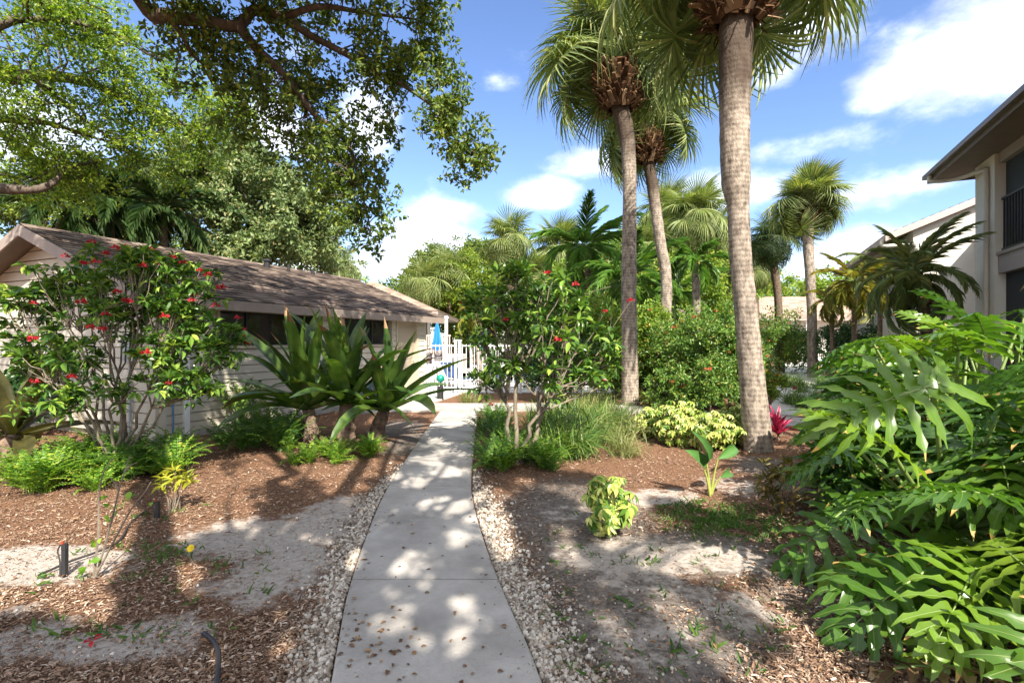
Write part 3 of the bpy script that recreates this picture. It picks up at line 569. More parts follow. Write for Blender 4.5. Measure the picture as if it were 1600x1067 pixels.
# ------------------------------------------------------------------ pool fence, gate, signs, furniture
FY = 14.75
def pickets(mb, x0, x1, y, z0=.08, z1=1.42, sp=.115):
    for xx in np.arange(x0, x1, sp): box(mb, xx - .008, xx + .008, y - .008, y + .008, z0, z1)
    for zz in (.16, 1.36): box(mb, x0, x1, y - .018, y + .018, zz, zz + .03)
def slatthing(nm, label, cat, x0, x1, y, bays, pt='picket_panel'):
    t = thing(nm, label, cat, (x0, y, 0)); xs_ = np.linspace(x0, x1, bays + 1)
    for a in xs_:
        mb = MB(); box(mb, a - .035, a + .035, y - .035, y + .035, 0, 1.52); box(mb, a - .05, a + .05, y - .05, y + .05, 1.52, 1.55); mb.build('post', M['white'], t)
    for a, b in zip(xs_[:-1], xs_[1:]):
        mb = MB(); pickets(mb, a + .07, b - .05, y); mb.build(pt, M['white'], t)
    return t
slatthing('pool_gate', 'white metal picket gate next to the house corner', 'gate', -2.62, -1.62, FY, 1)
slatthing('pool_fence', 'long white metal picket fence in front of the pool', 'fence', -1.5, 5.5, FY, 4)
slatthing('pool_fence', 'far white picket fence behind the pool water', 'fence', -2.2, 6.5, 27.5, 5)
def sign(px, py, w, h, label, rows):
    c = P(px, py, FY - .06); t = thing('notice_sign', label, 'sign', c)
    mb = MB(); box(mb, c[0] - w / 2, c[0] + w / 2, c[1] - .008, c[1] + .008, c[2] - h / 2, c[2] + h / 2); mb.build('board', M['sign_brown'], t)
    mb = MB()
    for f, wd, th in rows:
        n = max(1, int(round(wd * 4))); zc = c[2] + h * (.5 - f)
        x_ = c[0] - w * wd / 2
        while x_ < c[0] + w * wd / 2 - .01:
            L = min(RG.uniform(.015, .04), c[0] + w * wd / 2 - x_); box(mb, x_, x_ + L, c[1] - .012, c[1] - .0085, zc - th * .5, zc + th * .5); x_ += L + .012
    mb.build('lettering', M['sign_letter'], t)
sign(668, 559.5, .255, .32, 'taller dark pool notice sign with white lettering, left of the pair', [(.1, .8, .012), (.22, .7, .009), (.34, .8, .009), (.46, .75, .009), (.66, .45, .012), (.78, .4, .012), (.9, .5, .009)])
sign(685, 556.5, .235, .26, 'squarer dark notice sign with white bands, right of the pair', [(.14, .8, .02), (.3, .6, .012), (.58, .8, .014), (.74, .7, .014), (.9, .8, .01)])
def umbrella(px, d, label, h=2.15):
    xx = (px - CX) / F * d; t = thing('pool_umbrella', label, 'umbrella', (xx, d, 0))
    mb = MB(); tube(mb, [(xx, d, .05), (xx, d, h + .08)], .02, 8); mb.build('pole', M['white'], t)
    mb = MB(); tube(mb, [(xx, d, .022), (xx, d, .08)], .24, 14); mb.build('base', M['black'], t)
    zs = np.linspace(h - .95, h, 9); rad = np.array([.13, .16, .165, .15, .13, .11, .085, .06, .02]); V = []; sd = 16
    for z_, r in zip(zs, rad):
        for k in range(sd):
            rr = r * (1.0 if k % 2 else .68); a_ = k / sd * 2 * math.pi + .2 * (z_ - 1); V.append((xx + rr * math.cos(a_), d + rr * math.sin(a_), z_))
    Fc = [(i * sd + j, i * sd + (j + 1) % sd, (i + 1) * sd + (j + 1) % sd, (i + 1) * sd + j) for i in range(8) for j in range(sd)]
    mb = MB(); mb.add(V, Fc); mb.build('canopy', M['blue'], t)
umbrella(683, 17.2, 'closed blue pool umbrella standing clear above the picket gate')
umbrella(750, 17.6, 'closed blue pool umbrella half hidden by the central red flowered shrub')
def lounger(x, y, rz, mat, label):
    t = thing('pool_lounger', label, 'lounger', (0, 0, 0), None)
    mb = MB()
    for sx in (-.28, .28): tube(mb, [(sx, -.9, .34), (sx, .35, .34), (sx, .95, .8)], .02, 8)
    for yy in (-.9, .35): tube(mb, [(-.28, yy, .34), (.28, yy, .34)], .02, 8)
    tube(mb, [(-.28, .95, .8), (.28, .95, .8)], .02, 8); mb.build('frame', M['white'], t)
    for sx in (-.26, .26):
        for yy in (-.8, .3):
            mb = MB(); tube(mb, [(sx, yy, 0.02), (sx, yy, .33)], .02, 8); mb.build('leg', M['white'], t)
    mb = MB(); box(mb, -.26, .26, -.88, .34, .345, .365); mb.build('seat_sling', mat, t)
    mb = MB(); boxax(mb, (-.26, .37, .365), (.52, 0, 0), (0, .57, .44), (0, -.012, .016)); mb.build('back_sling', mat, t)
    t.location = (x, y, .0); t.rotation_euler = (0, 0, rz)
lounger(-1.7, 16.2, .5, M['navy'], 'white framed lounger with navy sling behind the picket gate')
lounger(-.4, 16.6, 2.9, M['bluegrey'], 'grey blue sling lounger lying sideways behind the white fence')
lounger(.6, 16.8, 2.7, M['navy'], 'navy sling lounger behind the fence, right of the grey blue one')
lounger(2.2, 17.0, 3.0, M['white'], 'all white lounger behind the central red flowered shrub')
tb = thing('pool_table', 'round white table at the foot of the closed blue umbrella', 'table', (-2.45, 17.25, 0))
mb = MB(); tube(mb, [(-2.45, 17.25, .7), (-2.45, 17.25, .74)], .5, 20); mb.build('tabletop', M['white'], tb)
for a in range(4):
    mb = MB(); tube(mb, [(-2.45 + .4 * math.cos(a * 1.57 + .6), 17.25 + .4 * math.sin(a * 1.57 + .6), .02), (-2.45 + .2 * math.cos(a * 1.57 + .6), 17.25 + .2 * math.sin(a * 1.57 + .6), .7)], .02, 6); mb.build('leg', M['white'], tb)
g = G(688, 624); pl = thing('path_light', 'black bollard path light with teal globe top near the pool gate', 'path light', g)
mb = MB(); tube(mb, [g, g + ZZ * .34], .085, 12); mb.build('post', M['black'], pl)
mb = MB(); tube(mb, [g + ZZ * .34, g + ZZ * .47], .02, 8); mb.build('stem', M['black'], pl)
mb = MB(); tube(mb, [g + ZZ * z_ for z_ in (.45, .5, .56, .62, .65)], [.05, .1, .11, .085, .02], 12); mb.build('globe', M['teal'], pl, True)

# ------------------------------------------------------------------ two-storey building on the right
C2, UR, NI = np.array([9.5, 10.5, 0]), np.array([.41, .912, 0]), np.array([.912, -.41, 0])
def B(t, s, z): return C2 - UR * t + NI * s + ZZ * z
def bbox(mb, t0, t1, s0, s1, z0, z1, m=0): boxax(mb, B(t0, s0, z0), NI * (s1 - s0), -UR * (t1 - t0), ZZ * (z1 - z0), m)
apt = thing('apartment_building', 'two storey cream stucco building with dark screened balcony, nearest at right', 'building', C2)
mb = MB(); bbox(mb, 0, .88, 0, .6, 0, 5.05); bbox(mb, -.001, 7.2, .62, 7, 0, 5.05); bbox(mb, 6.2, 7.1, .0, .6, 0, 5.05); mb.build('wall', M['stucco'], apt)
mb = MB(); bbox(mb, .885, 6.2, .05, .6, 2.78, 3.12); bbox(mb, .885, 6.2, .02, .62, 3.12, 3.18); mb.build('floor_band', M['taupe'], apt)
mb = MB(); bbox(mb, .885, 6.2, .06, .6, 4.86, 5.05); mb.build('header_beam', M['taupe'], apt)
mb = MB(); bbox(mb, .9, 6.2, .16, .17, 3.182, 4.86); mb.build('balcony_screen', M['screen'], apt)
mb = MB(); bbox(mb, .9, 6.2, .16, .17, .02, 2.78); mb.build('porch_screen', M['screen'], apt)
mb = MB()
for t_ in np.arange(.95, 6.2, .11): bbox(mb, t_, t_ + .022, .1, .125, 3.25, 4.16)
bbox(mb, .9, 6.2, .09, .135, 4.16, 4.2); bbox(mb, .9, 6.2, .095, .13, 3.21, 3.25); mb.build('balcony_railing', M['rail_dark'], apt)
mb = MB()
for t_ in (2.5, 4.2):
    for z0, z1 in ((.02, 2.78), (3.19, 4.86)): bbox(mb, t_, t_ + .05, .14, .19, z0, z1)
mb.build('screen_post', M['rail_dark'], apt)
TF, EO = -.78, -.55
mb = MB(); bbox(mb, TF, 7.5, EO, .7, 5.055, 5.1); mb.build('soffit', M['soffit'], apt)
mb = MB(); bbox(mb, TF, 7.5, EO - .03, EO - .001, 5.02, 5.2); bbox(mb, TF - .03, TF - .001, EO - .03, 7.2, 5.02, 5.2); mb.build('fascia', M['gutter'], apt)
mb = MB(); a0, a1, a2, a3 = B(TF - .04, EO - .06, 5.2), B(7.5, EO - .06, 5.2), B(7.5, 3.6, 6.9), B(TF - .04, 3.6, 6.9); course(mb, a1, a0, a3, a2, 24)
b0, b1 = B(TF - .04, 7.4, 5.2), B(7.5, 7.4, 5.2); course(mb, b0, b1, a2, a3, 20); mb.build('roof', M['shingle'], apt)
mb = MB(); bbox(mb, TF, 7.5, EO - .13, EO - .031, 5.1, 5.19); mb.build('gutter', M['gutter'], apt)
mb = MB(); tube(mb, catmull([B(-.42, EO - .08, 5.12), B(-.42, EO - .06, 4.98), B(-.15, -.3, 4.9), B(.55, -.06, 4.84), B(.66, -.05, 4.7), B(.66, -.05, 3.5), B(.66, -.05, .1)], 5), .042, 8); mb.build('downspout', M['downspout'], apt, True)

# white gabled building beyond it
ap2 = thing('apartment_building', 'white stucco building with sloping roof edge, beyond the screened balcony', 'building', (12.5, 16, 0))
A0 = P(1427, 400, 15.6); A0[2] = 0; R_ = nrm(np.array([.912, -.41, 0])); Bk = UR
def K(r, f, z): return A0 + R_ * r + Bk * f + ZZ * z
zt = lambda r: 4.88 + .415 * r
mb = MB(); Q = [K(0, 0, 0), K(5, 0, 0), K(5, 0, zt(5)), K(0, 0, zt(0)), K(0, 9, 0), K(5, 9, 0), K(5, 9, zt(5)), K(0, 9, zt(0))]
mb.add(Q, [(0, 1, 2, 3), (4, 7, 6, 5), (0, 3, 7, 4), (1, 5, 6, 2), (3, 2, 6, 7)]); mb.build('wall', M['stucco_white'], ap2)
mb = MB(); r0, r1 = -.75, 5
course(mb, K(r0, -.25, zt(r0) + .2), K(r0, 9.2, zt(r0) + .2), K(r1, 9.2, zt(r1) + .2), K(r1, -.25, zt(r1) + .2), 26); mb.build('roof', M['shingle_tan'], ap2)
mb = MB()
mb.add([K(r0, -.25, zt(r0) + .0), K(r1, -.25, zt(r1)), K(r1, -.25, zt(r1) + .2), K(r0, -.25, zt(r0) + .2), K(r0, -.21, zt(r0)), K(r1, -.21, zt(r1)), K(r1, -.21, zt(r1) + .2), K(r0, -.21, zt(r0) + .2)], [(0, 1, 2, 3), (7, 6, 5, 4), (0, 4, 5, 1), (0, 3, 7, 4)])
mb.add([K(r0, -.25, zt(r0)), K(r0, 9.2, zt(r0)), K(r0, 9.2, zt(r0) + .2), K(r0, -.25, zt(r0) + .2)], [(0, 1, 2, 3)]); mb.build('fascia', M['pink'], ap2)
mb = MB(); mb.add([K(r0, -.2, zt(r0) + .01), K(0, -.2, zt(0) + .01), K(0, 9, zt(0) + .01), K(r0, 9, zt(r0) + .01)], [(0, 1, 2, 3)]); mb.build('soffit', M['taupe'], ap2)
mb = MB(); tube(mb, catmull([K(r0 - .05, -.1, zt(r0) + .1), K(r0 - .02, -.1, zt(r0) - .12), K(-.1, -.06, 4.45), K(.05, -.06, 4.3), K(.05, -.06, 3), K(.05, -.06, .1)], 5), .06, 8); mb.build('downspout', M['downspout'], ap2, True)
mb = MB(); p_ = K(3.1, 1.0, zt(3.1) + .15); tube(mb, [p_, p_ + ZZ * .5], .05, 8); mb.build('vent_pipe', M['gutter'], ap2)
mb = MB(); boxax(mb, K(1.9, -1.6, 0), R_ * 4, Bk * 1.58, ZZ * 4.35); mb.build('entry_wing', M['taupe'], ap2)
mb = MB(); course(mb, K(1.45, -1.9, 4.45), K(1.45, .0, 4.45), K(5, .0, 5.9), K(5, -1.9, 5.9), 14); mb.build('entry_roof', M['shingle'], ap2)
mb = MB(); mb.add([K(1.45, -1.9, 4.27), K(5, -1.9, 5.72), K(5, -1.9, 5.9), K(1.45, -1.9, 4.45)], [(0, 1, 2, 3)]); mb.add([K(1.45, -1.9, 4.27), K(1.45, 0, 4.27), K(1.45, 0, 4.45), K(1.45, -1.9, 4.45)], [(3, 2, 1, 0)]); mb.build('entry_fascia', M['pink'], ap2)
mb = MB(); tube(mb, catmull([K(1.42, -1.7, 4.35), K(1.45, -1.7, 4.15), K(1.8, -1.66, 3.95), K(1.95, -1.66, 3.8), K(1.95, -1.66, .1)], 4), .055, 8); tag(mb.build('downspout', M['downspout'], ap2, True))

# far houses between the palms
def farhouse(x0, x1, y0, y1, ze, zr, label, wallm, posts):
    t = thing('distant_house', label, 'house', ((x0 + x1) / 2, y0, 0))
    mb = MB(); box(mb, x0, x1, y0 + 1.2, y1, 0, ze); mb.build('wall', wallm, t)
    E = [np.array([a, b, ze]) for a, b in ((x0 - .5, y0 - .3), (x1 + .5, y0 - .3), (x1 + .5, y1 + .5), (x0 - .5, y1 + .5))]; ym = (y0 + y1) / 2; q0, q1 = np.array([x0 + 2.5, ym, zr]), np.array([x1 - 2.5, ym, zr])
    mb = MB(); course(mb, E[0], E[1], q1, q0, 16, .6); course(mb, E[2], E[3], q0, q1, 8, .9); course(mb, E[1], E[2], q1, q1, 8, .9); course(mb, E[3], E[0], q0, q0, 8, .9); mb.build('roof', M['shingle_tan'], t)
    mb = MB(); box(mb, x0 - .5, x1 + .5, y0 - .3, y1 + .5, ze - .2, ze - .01); mb.build('fascia', M['fascia'], t)
    for px in posts:
        xx = (px - CX) / F * y0; mb = MB(); box(mb, xx - .12, xx + .12, y0, y0 + .24, 0, ze - .21); mb.build('post', M['white'], t)
    for xx in np.linspace(x0 + 1.2, x1 - 2, max(2, int((x1 - x0) / 3))):
        mb = MB(); box(mb, xx, xx + 1.1, y0 + 1.12, y0 + 1.19, .9, 2.1); w_ = mb.build('window', M['white'], t); mb = MB(); box(mb, xx + .08, xx + 1.02, y0 + 1.1, y0 + 1.118, .98, 2.02); mb.build('pane', M['glass'], w_)
farhouse(10.5, 17.4, 36, 44, 3.2, 4.9, 'tan roofed house with white posts far behind the tall palms', M['taupe'], (1110, 1138, 1165))
farhouse(20, 30, 42, 52, 3.4, 5.6, 'tan roofed house far behind the round headed palm at right', M['stucco'], (1240, 1262))

# ------------------------------------------------------------------ plant builders
def fps(T, k):
    T = np.asarray(T); idx = [int(RG.integers(len(T)))]
    dd = np.linalg.norm(T - T[idx[0]], axis=1)
    for _ in range(min(k, len(T)) - 1):
        j = int(dd.argmax()); idx.append(j); dd = np.minimum(dd, np.linalg.norm(T - T[j], axis=1))
    C = T[idx]; a = np.linalg.norm(T[:, None] - C[None], axis=2).argmin(1)
    return [T[a == q] for q in range(len(C)) if (a == q).any()]
def curve(a, b, up=.0, wob=.05, n=6):
    a, b = np.asarray(a, float), np.asarray(b, float); L = np.linalg.norm(b - a); t = np.linspace(0, 1, n)[:, None]
    p = a + (b - a) * t + np.array([0, 0, up * L]) * 4 * t * (1 - t)
    p[1:-1] += RG.normal(0, wob * L, (n - 2, 3)) * .5
    return p
def skeleton(mb, base, hub, T, r0, nmain, sub=6, twig=.008, up=.06):
    base, hub = np.asarray(base, float), np.asarray(hub, float)
    tube(mb, curve(base, hub, 0, .03, 7), np.linspace(r0, r0 * .75, 7), 10, rough=.05)
    for g in fps(T, nmain):
        q = hub + (g.mean(0) - hub) * .55; tube(mb, curve(hub, q, up, .06, 7), np.linspace(r0 * .6, r0 * .3, 7), 8)
        for s_ in fps(g, max(1, len(g) // sub)):
            w = q + (s_.mean(0) - q) * .6; tube(mb, curve(q, w, up, .08, 5), np.linspace(r0 * .28, r0 * .14, 5), 6, cap=False)
            for t in s_: tube(mb, curve(w, t, up * .5, .08, 4), np.linspace(max(twig, r0 * .1), twig * .6, 4), 4, cap=False)
def attach(mb, limbs, T, r=.03, twig=.006):
    L = np.concatenate([l for l in limbs])
    for t in T:
        dd = np.linalg.norm(L - t, axis=1); j = int((dd + RG.uniform(0, .5, len(dd))).argmin()); tube(mb, curve(L[j], t, .04, .1, 5), np.linspace(r * min(1, .3 + dd[j] * .4), twig, 5), 5, cap=False)
def leafcloud(mb, C, R, per, size, T=RHOMB, w=.42, out=.6, droop=-.1, m=0, jit=.35, flat=.0, sub=0, rs=.34, keep=None):
    C = np.asarray(C, float); R = np.broadcast_to(np.asarray(R, float), (len(C),))
    if sub:
        C = np.repeat(C, sub, 0) + in_ball(len(C) * sub) * np.repeat(R, sub)[:, None]; R = np.repeat(R, sub) * rs * RG.uniform(.7, 1.3, len(C)); per = max(3, per // sub)
    n = len(C) * per
    o = in_ball(n); p = np.repeat(C, per, 0) + o * np.repeat(R, per)[:, None] * np.array([1, 1, .75])
    d = nrm(o) * out + rnd_unit(n) + np.array([0, 0, droop]); nn = rnd_unit(n) + np.array([0, 0, .9 + flat])
    s = size * RG.uniform(1 - jit, 1 + jit, n)
    if keep is not None: q = keep(p); d, nn, s, p = d[q], nn[q], s[q], p[q]
    inst(mb, T, frames(d, nn, s * w, s, s), p, m)
def ellpts(spec, kdens):
    """ellipses (px,py,rx,ry,d0,d1,n): random points of a real volume that far away"""
    out = []
    for px, py, rx, ry, d0, d1, n in spec:
        a = in_ball(n); d = (d0 + d1) / 2 + a[:, 2] * (d1 - d0) / 2; dm = (d0 + d1) / 2
        c = P(px, py, dm); out.append(np.stack([c[0] + a[:, 0] * rx * dm / F, d, c[2] - a[:, 1] * ry * dm / F], -1))
    return np.concatenate(out)

# ---- palms
def fan_mesh(name, R, mat, nseg=38, pitch=30, pet=.9, seed=0, droop=.35, pm=None):
    rg = np.random.default_rng(seed); mb = MB(); th = math.radians(pitch); c, s = math.cos(th), math.sin(th)
    tube(mb, [(0, 0, 0), (0, pet * R * .5, .04 * R), (0, pet * R, 0)], [.022, .016, .012], 5, 1)
    Vs = []; ang = np.radians(np.linspace(-158, 158, nseg))
    for a in ang:
        L = R * (.68 + .32 * math.cos(a * .5)) * rg.uniform(.9, 1.05); ss = np.array([.02, .3, .55, .78, 1.0]) * L; w = np.array([.005, .018, .02, .012, .0015]) * (R / 1.0) ** .5
        dirx, diry = math.sin(a), math.cos(a); k = droop * (.6 + .6 * abs(a) / 2.7) * rg.uniform(.7, 1.3)
        fold = .5 * abs(math.sin(a)) ; V = []
        rot = rg.uniform(-.5, .5)
        for q, wd in zip(ss, w):
            t = q / L; x = dirx * q; y = diry * q + .12 * R * max(0, 1 - abs(a) / 2); z = fold * q * .35 - k * L * t ** 2.6; x *= 1 - .12 * t * t
            y += -.08 * k * L * t * t
            px_, py_ = math.cos(a), -math.sin(a)
            V += [(x - px_ * wd, y - py_ * wd, z + wd * (.6 + rot)), (x + px_ * wd, y + py_ * wd, z + wd * (.6 - rot)), (x, y, z)]
        V = np.array(V); V = V.reshape(-1, 3, 3)
        y_, z_ = V[..., 1].copy(), V[..., 2].copy(); V[..., 1] = pet * R + y_ * c + z_ * s; V[..., 2] = -y_ * s + z_ * c
        Fc = []
        for i in range(4): b = 3 * i; Fc += [(b, b + 2, b + 5, b + 3), (b + 2, b + 1, b + 4, b + 5)]
        mb.add(V.reshape(-1, 3), Fc)
    return mb.mesh(name, [mat, pm or M['petiole']])
def crown_frames(n, emax=82, emin=-52, seed=0, pw=1.0):
    rg = np.random.default_rng(seed); out = []
    for k in range(n):
        e = math.radians(emax + (emin - emax) * ((k + .5) / n) ** pw + rg.uniform(-15, 15)); a = k * 2.39996 + rg.uniform(-.25, .25)
        d = np.array([math.cos(a) * math.cos(e), math.sin(a) * math.cos(e), math.sin(e)]); up = np.array([-math.cos(a) * math.sin(e), -math.sin(a) * math.sin(e), math.cos(e)])
        x = np.cross(d, up); out.append((Matrix(((x[0], d[0], up[0], 0), (x[1], d[1], up[1], 0), (x[2], d[2], up[2], 0), (0, 0, 0, 1))), e))
    return out
FANS = {}
def fans(kind, R):
    key = (kind, R)
    if key not in FANS:
        FANS[key] = [fan_mesh('fan_frond', R, M[kind], 54 if R > 1 else 34, p, .8, 3 + p, dr) for p, dr in ((14, .36), (28, .52), (44, .64), (60, .7))]
    return FANS[key]
def set_crown(t, c, ms, n, seed, part, emax=82, emin=-52, pw=1.0, sc=1.0, push=.1, face=0):
    for k, (mt, e) in enumerate(crown_frames(n, emax, emin, seed, pw)):
        if face and mt[1][1] < -.3 and e < face: continue
        i = 0 if e > .95 else 1 if e > .45 else 2 if e > -.1 else 3
        i = min(len(ms) - 1, max(0, i + (1 if (k * 7) % 3 == 0 else 0) - (1 if k % 5 == 0 else 0)))
        off = Vector(c - np.array(t.location)) + mt.to_3x3() @ Vector((0, push, 0))
        use(part, ms[i], t, Matrix.Translation(off) @ mt @ Matrix.Scale(sc * (.85 + .3 * ((k * 37) % 11) / 11), 4))
def boots(t, c, axis, r, h, n, L=.2):
    k = np.arange(n); a = k * 2.39996; f = k / n; z = -h * (1 - f); rr = r * (.75 + .25 * np.sin(f * 3.1))
    p = c + axis * z[:, None] + np.stack([np.cos(a) * rr * .6, np.sin(a) * rr * .6, 0 * a], -1)
    d = np.stack([np.cos(a) * .75, np.sin(a) * .75, .75 + .3 * f], -1) + RG.normal(0, .27, (n, 3)); nn = np.stack([-np.cos(a), -np.sin(a), .9 + 0 * a], -1)
    T = (np.array([(-.5, 0, 0), (.5, 0, 0), (.34, 1, .04), (-.34, 1, .04), (-.5, 0, -.5), (.5, 0, -.5), (.3, .95, -.25), (-.3, .95, -.25)], float), np.array([(0, 1, 2, 3), (4, 7, 6, 5), (0, 4, 5, 1), (3, 2, 6, 7), (0, 3, 7, 4), (1, 5, 6, 2)]))
    s = L * RG.uniform(.7, 1.35, n); mb = MB(); inst(mb, T, frames(d, nn, s * RG.uniform(.22, .42, n), s, s * .22), p)
    mf = 160; a = RG.uniform(0, 6.283, mf); pf = c + axis * RG.uniform(-h, 0, (mf, 1)) + np.stack([np.cos(a) * r * .7, np.sin(a) * r * .7, 0 * a], -1)
    sf = L * RG.uniform(.5, 1.1, mf); inst(mb, BLADE, frames(np.stack([np.cos(a), np.sin(a), RG.uniform(-1.2, .5, mf)], -1), rnd_unit(mf), .02 + 0 * sf, sf, sf), pf)
    return mb.build('leaf_bases', M['boot'], t)
def sabal(name, label, pts, rad, d, crown, R, n, kind='sabal', barkm='palm_bark', emin=-52, boot=None, seed=0, group=None, dtop=0, sc=1.0, emax=82, rough=.035, cat='palm tree', part='frond', pw=1.0, face=0, dark=1.0):
    w = [P(x, y, d + dtop * (pts[0][1] - y) / 500) for x, y in pts]; w[0][2] = min(w[0][2], -.02); w[0] = w[0]; c = P(crown[0], crown[1], d + dtop * (pts[0][1] - crown[1]) / 500)
    base = np.array([w[0][0], w[0][1], 0]); t = thing(name, label, cat, base, group)
    w[0][2] = -.05; pts_ = catmull(np.array(w + [c]), 6); rr = np.interp(np.linspace(0, 1, len(pts_)), np.linspace(0, 1, len(w) + 1), list(rad) + [rad[-1] * .8])
    mb = MB(); sd = 18 if d < 16 else 10; npt = len(pts_); tube(mb, pts_, rr, sd, rough=rough, cap=False); f_, m0_ = mb.F.pop(); mb.F.append((f_, 0)); zd = pts_[min(npt - 1, int(npt * dark)), 2]
    mb.build('trunk', M[barkm] if dark >= 1 else bark_fade('palm_bark_fading', zd - .55, zd + .1), t, True)
    ax = nrm(c - w[-1]) if np.linalg.norm(c - w[-1]) > .05 else np.array([0, 0, 1.])
    if boot: boots(t, c - nrm(pts_[-1] - pts_[-6]) * (.42 if d < 9 else .3 if d < 16 else .1), nrm(pts_[-1] - pts_[-6]), *boot)
    set_crown(t, c, fans(kind, R), n, seed, part, emax, emin, pw, sc, .1, face)
    return t
sabal('sabal_palm', 'tallest and thickest palm, bulging ringed trunk standing beside the variegated shrubs',
      [(1186, 704), (1172, 560), (1165, 480), (1157, 400), (1153, 322), (1150, 285), (1148, 200), (1149, 100), (1150, 45)], [.195, .158, .148, .143, .141, .186, .196, .212, .22], 7.02, (1153, -72), 1.3, 38, boot=(.55, .55, 260, .27), seed=4, emin=-24, emax=70, face=.9, dark=.74, rough=.03)
sabal('sabal_palm', 'slender palm with shaggy brown crown base, left of the three tall ones',
      [(985, 634), (983, 480), (983, 380), (984, 300), (982, 240), (977, 200), (968, 160)], [.2, .175, .165, .155, .165, .185, .2], 11.9, (959, 95), 1.25, 44, boot=(.58, .85, 330, .3), seed=9, emin=-28, face=.8, dark=.6)
sabal('sabal_palm', 'palm with kinked leaning trunk between the slender one and the thickest one',
      [(1036, 614), (1039, 520), (1041, 435), (1032, 380), (1025, 330), (1019, 285), (1013, 250)], [.17, .155, .155, .155, .155, .165, .16], 14.8, (1011, 198), 1.15, 40, boot=(.46, .75, 260, .26), seed=14, emin=-35, face=.8, dark=.66)
sabal('sabal_palm', 'round headed palm standing alone against the sky left of the right building',
      [(1270, 590), (1268, 480), (1264, 400), (1262, 365)], [.2, .18, .2, .21], 21, (1264, 325), 1.05, 60, boot=(.3, .55, 60, .3), seed=21, emin=-50, sc=1.0, pw=1.25, face=.35)
sabal('sabal_palm', 'short dark palm with leaning trunk just left of the round headed palm',
      [(1218, 575), (1216, 470), (1210, 420)], [.2, .18, .19], 25, (1206, 380), 1.0, 40, 'sabal_blue', 'palm_bark_dark', seed=23, emin=-50, sc=.95)
sabal('sabal_palm', 'broad fan palm crown behind the kinked leaning trunk',
      [(1100, 560), (1092, 450), (1086, 400)], [.2, .18, .19], 24, (1082, 350), 1.28, 46, 'fan_light', 'palm_bark_dark', seed=25, emin=-65, sc=1.0)
sabal('sabal_palm', 'fan palm with red brown trunk standing above the pool shrubs',
      [(800, 575), (798, 460), (797, 410)], [.16, .15, .17], 24, (794, 380), 1.0, 46, 'fan_light', 'palm_bark_dark', seed=27, emin=-60, sc=.95, boot=(.25, .6, 40, .3))
sabal('sabal_palm', 'low pale fan palm peeping over the end of the clubhouse roof',
      [(668, 560), (664, 500), (662, 470)], [.16, .15, .15], 27, (660, 447), 1.0, 30, 'fan_light', 'palm_bark_dark', seed=31, emin=-55, sc=1.0)
sabal('sabal_palm', 'pale fan palm in front of the yellow green tree',
      [(705, 560), (700, 470), (697, 440)], [.16, .15, .15], 28, (697, 425), 1.0, 26, 'fan_light', 'palm_bark_dark', seed=33, emin=-55, sc=.95)
sabal('sabal_palm', 'fan palm with dark trunk just right of the thickest palm trunk',
      [(1150, 575), (1140, 480), (1135, 440)], [.18, .16, .16], 27, (1135, 405), 1.0, 28, 'fan_light', 'palm_bark_dark', seed=35, emin=-65, sc=.95)
sabal('sabal_palm', 'distant fan palm low above the roofline left of the clubhouse ridge end',
      [(540, 560), (538, 470), (536, 440)], [.16, .15, .15], 30, (536, 418), 1.0, 24, 'fan_light', 'palm_bark_dark', seed=37, emin=-50, sc=.8)
for k, (px, py, d, R_, lab) in enumerate([(1040, 345, 27, 1.28, 'fan palm crown just left of the kinked palm trunk, behind the broad one'), (1118, 372, 25, 1.0, 'fan palm squeezed between the broad fan palm and the thickest trunk'), (870, 395, 29, 1.28, 'pale fan palm behind the feathery palm with the pale shaft'), (1005, 395, 23, 1.0, 'low fan palm in the gap between the slender and the kinked trunks'), (825, 440, 26, 1.0, 'low fan palm right of the red brown trunked one'), (1180, 420, 30, 1.0, 'low fan palm beneath the short dark palm')]):
    sabal('sabal_palm', lab, [(px + 4, 575), (px + 2, 480), (px, py + 40)], [.17, .15, .15], d, (px, py), R_, 36, 'fan_light' if k % 2 else 'sabal', 'palm_bark_dark', seed=80 + k, emin=-62)
def pinnate_mesh(name, L, mat, nl=34, ll=.45, arch=.6, seed=0, vee=.5, lw=.022, hang=.4, pm=None):
    rg = np.random.default_rng(seed); mb = MB(); t = np.linspace(0, 1, 14); ph = -arch * 1.9 * t ** 1.3
    dy, dz = np.cos(ph), np.sin(ph); yy = np.concatenate([[0], np.cumsum((dy[1:] + dy[:-1]) / 2)]) / 13 * L; zz = np.concatenate([[0], np.cumsum((dz[1:] + dz[:-1]) / 2)]) / 13 * L
    tube(mb, np.stack([0 * t, yy, zz], -1), np.linspace(.022, .004, 14), 5, 1)
    u = np.linspace(.16, 1, nl); P0, D, Nn, S = [], [], [], []
    for v in u:
        y0, z0, p0 = np.interp(v, t, yy), np.interp(v, t, zz), np.interp(v, t, ph); fw = np.array([0, math.cos(p0), math.sin(p0)]); upv = np.array([0, -math.sin(p0), math.cos(p0)])
        for sg in (-1, 1):
            a = .55 + .75 * v; d = np.array([sg, 0, 0]) * math.cos(a) * 1.0 + fw * math.sin(a) * 1.0 + upv * vee * rg.uniform(.4, 1.2) + np.array([0, 0, -hang]) * rg.uniform(.5, 1.4)
            P0.append((0, y0, z0)); D.append(d); Nn.append(upv + rg.normal(0, .25, 3)); S.append(ll * (math.sin(math.pi * (v * .8 + .14)) ** .6) * rg.uniform(.85, 1.1))
    S = np.array(S); T = strip([0, .3, .7, 1], [.5, .5, .35, .02], [0, .02, -.06, -.22], .3)
    inst(mb, T, frames(np.array(D), np.array(Nn), lw * (S / ll) ** .3 * 2, S, S), np.array(P0))
    return mb.mesh(name, [mat, pm or M['petiole']])
PIN = {}
